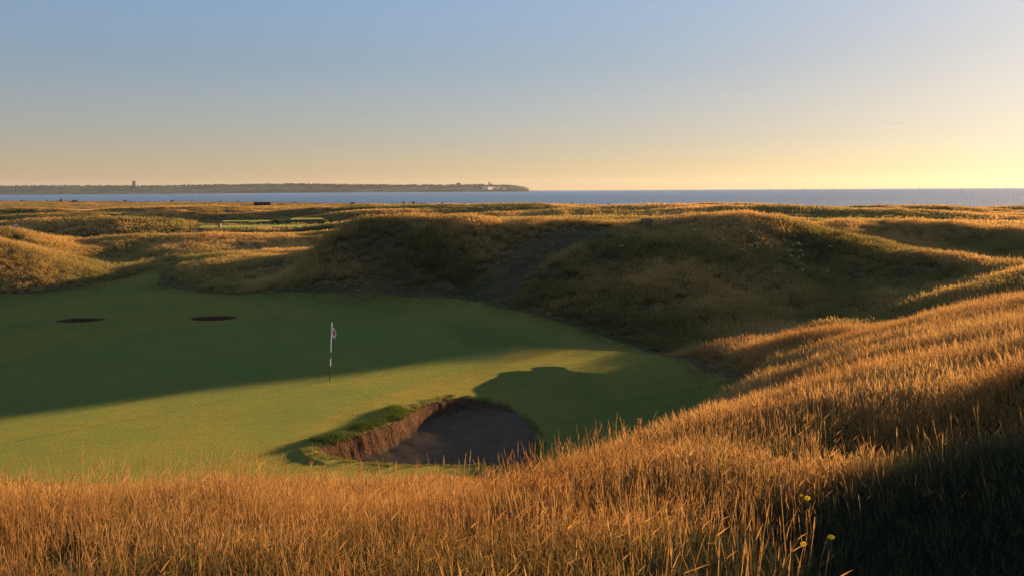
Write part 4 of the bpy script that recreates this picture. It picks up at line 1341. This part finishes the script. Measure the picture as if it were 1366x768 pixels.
house(653, -215, 105, 50, 20, 0, M['render'], M['render'], 'large cream flat roofed block at the foot of the far headland', R(57))
for px, dy, wd, dp, ht, rf, wk, rk, lab in (
        (643, -150, 26, 16, 11, 6, 'brick', 'tile', 'brick house up the slope left of the large cream block'),
        (664, -180, 24, 14, 13, 5, 'render', 'tile', 'cream house just right of the large cream block'),
        (668, -75, 22, 14, 12, 6, 'render', 'slate', 'cream house with a slate roof high on the headland'),
        (673, -205, 30, 14, 12, 0, 'render', 'slate', 'low cream block nearest the foot of the cliff'),
        (676, -60, 20, 13, 11, 5, 'brick', 'tile', 'brick house high on the headland near the cliff'),
        (660, -55, 20, 13, 11, 5, 'brick', 'slate', 'brick house with a slate roof below the church'),
        (640, -50, 26, 15, 12, 6, 'brick', 'tile', 'brick house at the left end of the headland town'),
        (682, -90, 18, 12, 10, 5, 'render', 'tile', 'small cream house farthest right above the cliff'),
        (648, -85, 22, 13, 10, 5, 'render', 'tile', 'cream house between the church and the large block'),
        (238, -40, 30, 15, 12, 5, 'render', 'tile', 'lone pale house among the far trees at left'),
        (570, -90, 24, 14, 11, 5, 'render', 'tile', 'lone pale house in the fields left of the town')):
    house(px, dy, wd, dp, ht, rf, M[wk], M[rk], lab, rs.uniform(.7, 1.1))

# ------------------------------------------------------------------ wind turbines out at sea
bm = bmesh.new()
tube(bm, [(0, 0, 0), (0, 0, 78)], [2.6, 1.6], 8); box(bm, (0, 0, 79.5), (3.6, 9, 3.6), None, .4)
for k in range(3):
    a = R(90 + 120 * k)
    d = Vector((math.cos(a), 0, math.sin(a))); s2 = Vector((-d.z, 0, d.x)); c = Vector((0, -5.4, 79.5))
    pv = []
    for dy_ in (-.35, .35):
        pv.append([bm.verts.new(c + q + Vector((0, dy_, 0))) for q in (s2 * -1.0, d * 9 - s2 * 2.0, d * 44, d * 9 + s2 * 1.2, s2 * 1.0)])
    bm.faces.new(pv[0]); bm.faces.new(pv[1][::-1])
    for i in range(5): bm.faces.new((pv[0][i], pv[1][i], pv[1][(i + 1) % 5], pv[0][(i + 1) % 5]))
s_ = bmesh.ops.create_uvsphere(bm, u_segments=8, v_segments=6, radius=2.0, matrix=Matrix.Translation((0, -5, 79.5)))
o_ = bm_obj('wind_turbine', bm, plain_mat('turbine_paint', (.8, .8, .8), .6, .3, .03, .1)); tme = o_.data; bpy.data.objects.remove(o_)
for k, px in enumerate((1010, 1021, 1033, 1047, 1066, 1079, 1091, 1106, 1117, 1131, 1149, 1166, 1183, 1200, 1219, 1238, 1262, 1288, 1302, 1319, 1341)):
    y = 10600 + (k * 373 % 1900)
    q = at_depth(px, 384, y)
    o_ = bpy.data.objects.new('wind_turbine', tme); COL.objects.link(o_); o_.location = (q[0], y, SEA); o_.scale = (.8, .8, .8); o_.rotation_euler = (0, 0, R(-25 + (k * 37 % 20)))
    poke(o_, 'tiny pale wind turbine standing in the sea on the horizon', 'wind turbine', 'offshore wind turbines on the horizon')

# ------------------------------------------------------------------ contrail
m = bpy.data.materials.new('contrail_ice'); m.use_nodes = True; nt = m.node_tree
for n in list(nt.nodes): nt.nodes.remove(n)
ou = node(nt, 'ShaderNodeOutputMaterial'); mx = node(nt, 'ShaderNodeMixShader'); tr = node(nt, 'ShaderNodeBsdfTransparent'); df = node(nt, 'ShaderNodeBsdfDiffuse')
df.inputs[0].default_value = (.85, .85, .85, 1); mx.inputs[0].default_value = .045
nt.links.new(tr.outputs[0], mx.inputs[1]); nt.links.new(df.outputs[0], mx.inputs[2]); nt.links.new(mx.outputs[0], ou.inputs[0])
bm = bmesh.new()
A_, B_ = Vector(at_depth(1150, 165.5, 40000)), Vector(at_depth(1211, 164.6, 40000))
tube(bm, [A_.lerp(B_, t_) for t_ in (0, .3, .6, .75, .9, 1)], [6, 12, 16, 24, 24, 5], 8)
o_ = bm_obj('contrail', bm, m, None, True); poke(o_, 'faint thin contrail low in the sky at right', kind='structure')

# ------------------------------------------------------------------ air
HZ = 1.9e-5
bm = bmesh.new(); box(bm, (0, 0, 65), (27600, 27600, 190))
m = bpy.data.materials.new('haze'); m.use_nodes = True; nt = m.node_tree
for n in list(nt.nodes): nt.nodes.remove(n)
ou = node(nt, 'ShaderNodeOutputMaterial'); vo = node(nt, 'ShaderNodeVolumePrincipled')
vo.inputs['Color'].default_value = (.86, .88, .92, 1); vo.inputs['Density'].default_value = HZ; vo.inputs['Anisotropy'].default_value = .25
nt.links.new(vo.outputs[0], ou.inputs['Volume'])
o_ = bm_obj('haze', bm, m); o_['kind'] = 'stuff'; o_['label'] = 'thin haze over the bay'
m.cycles.homogeneous_volume = True
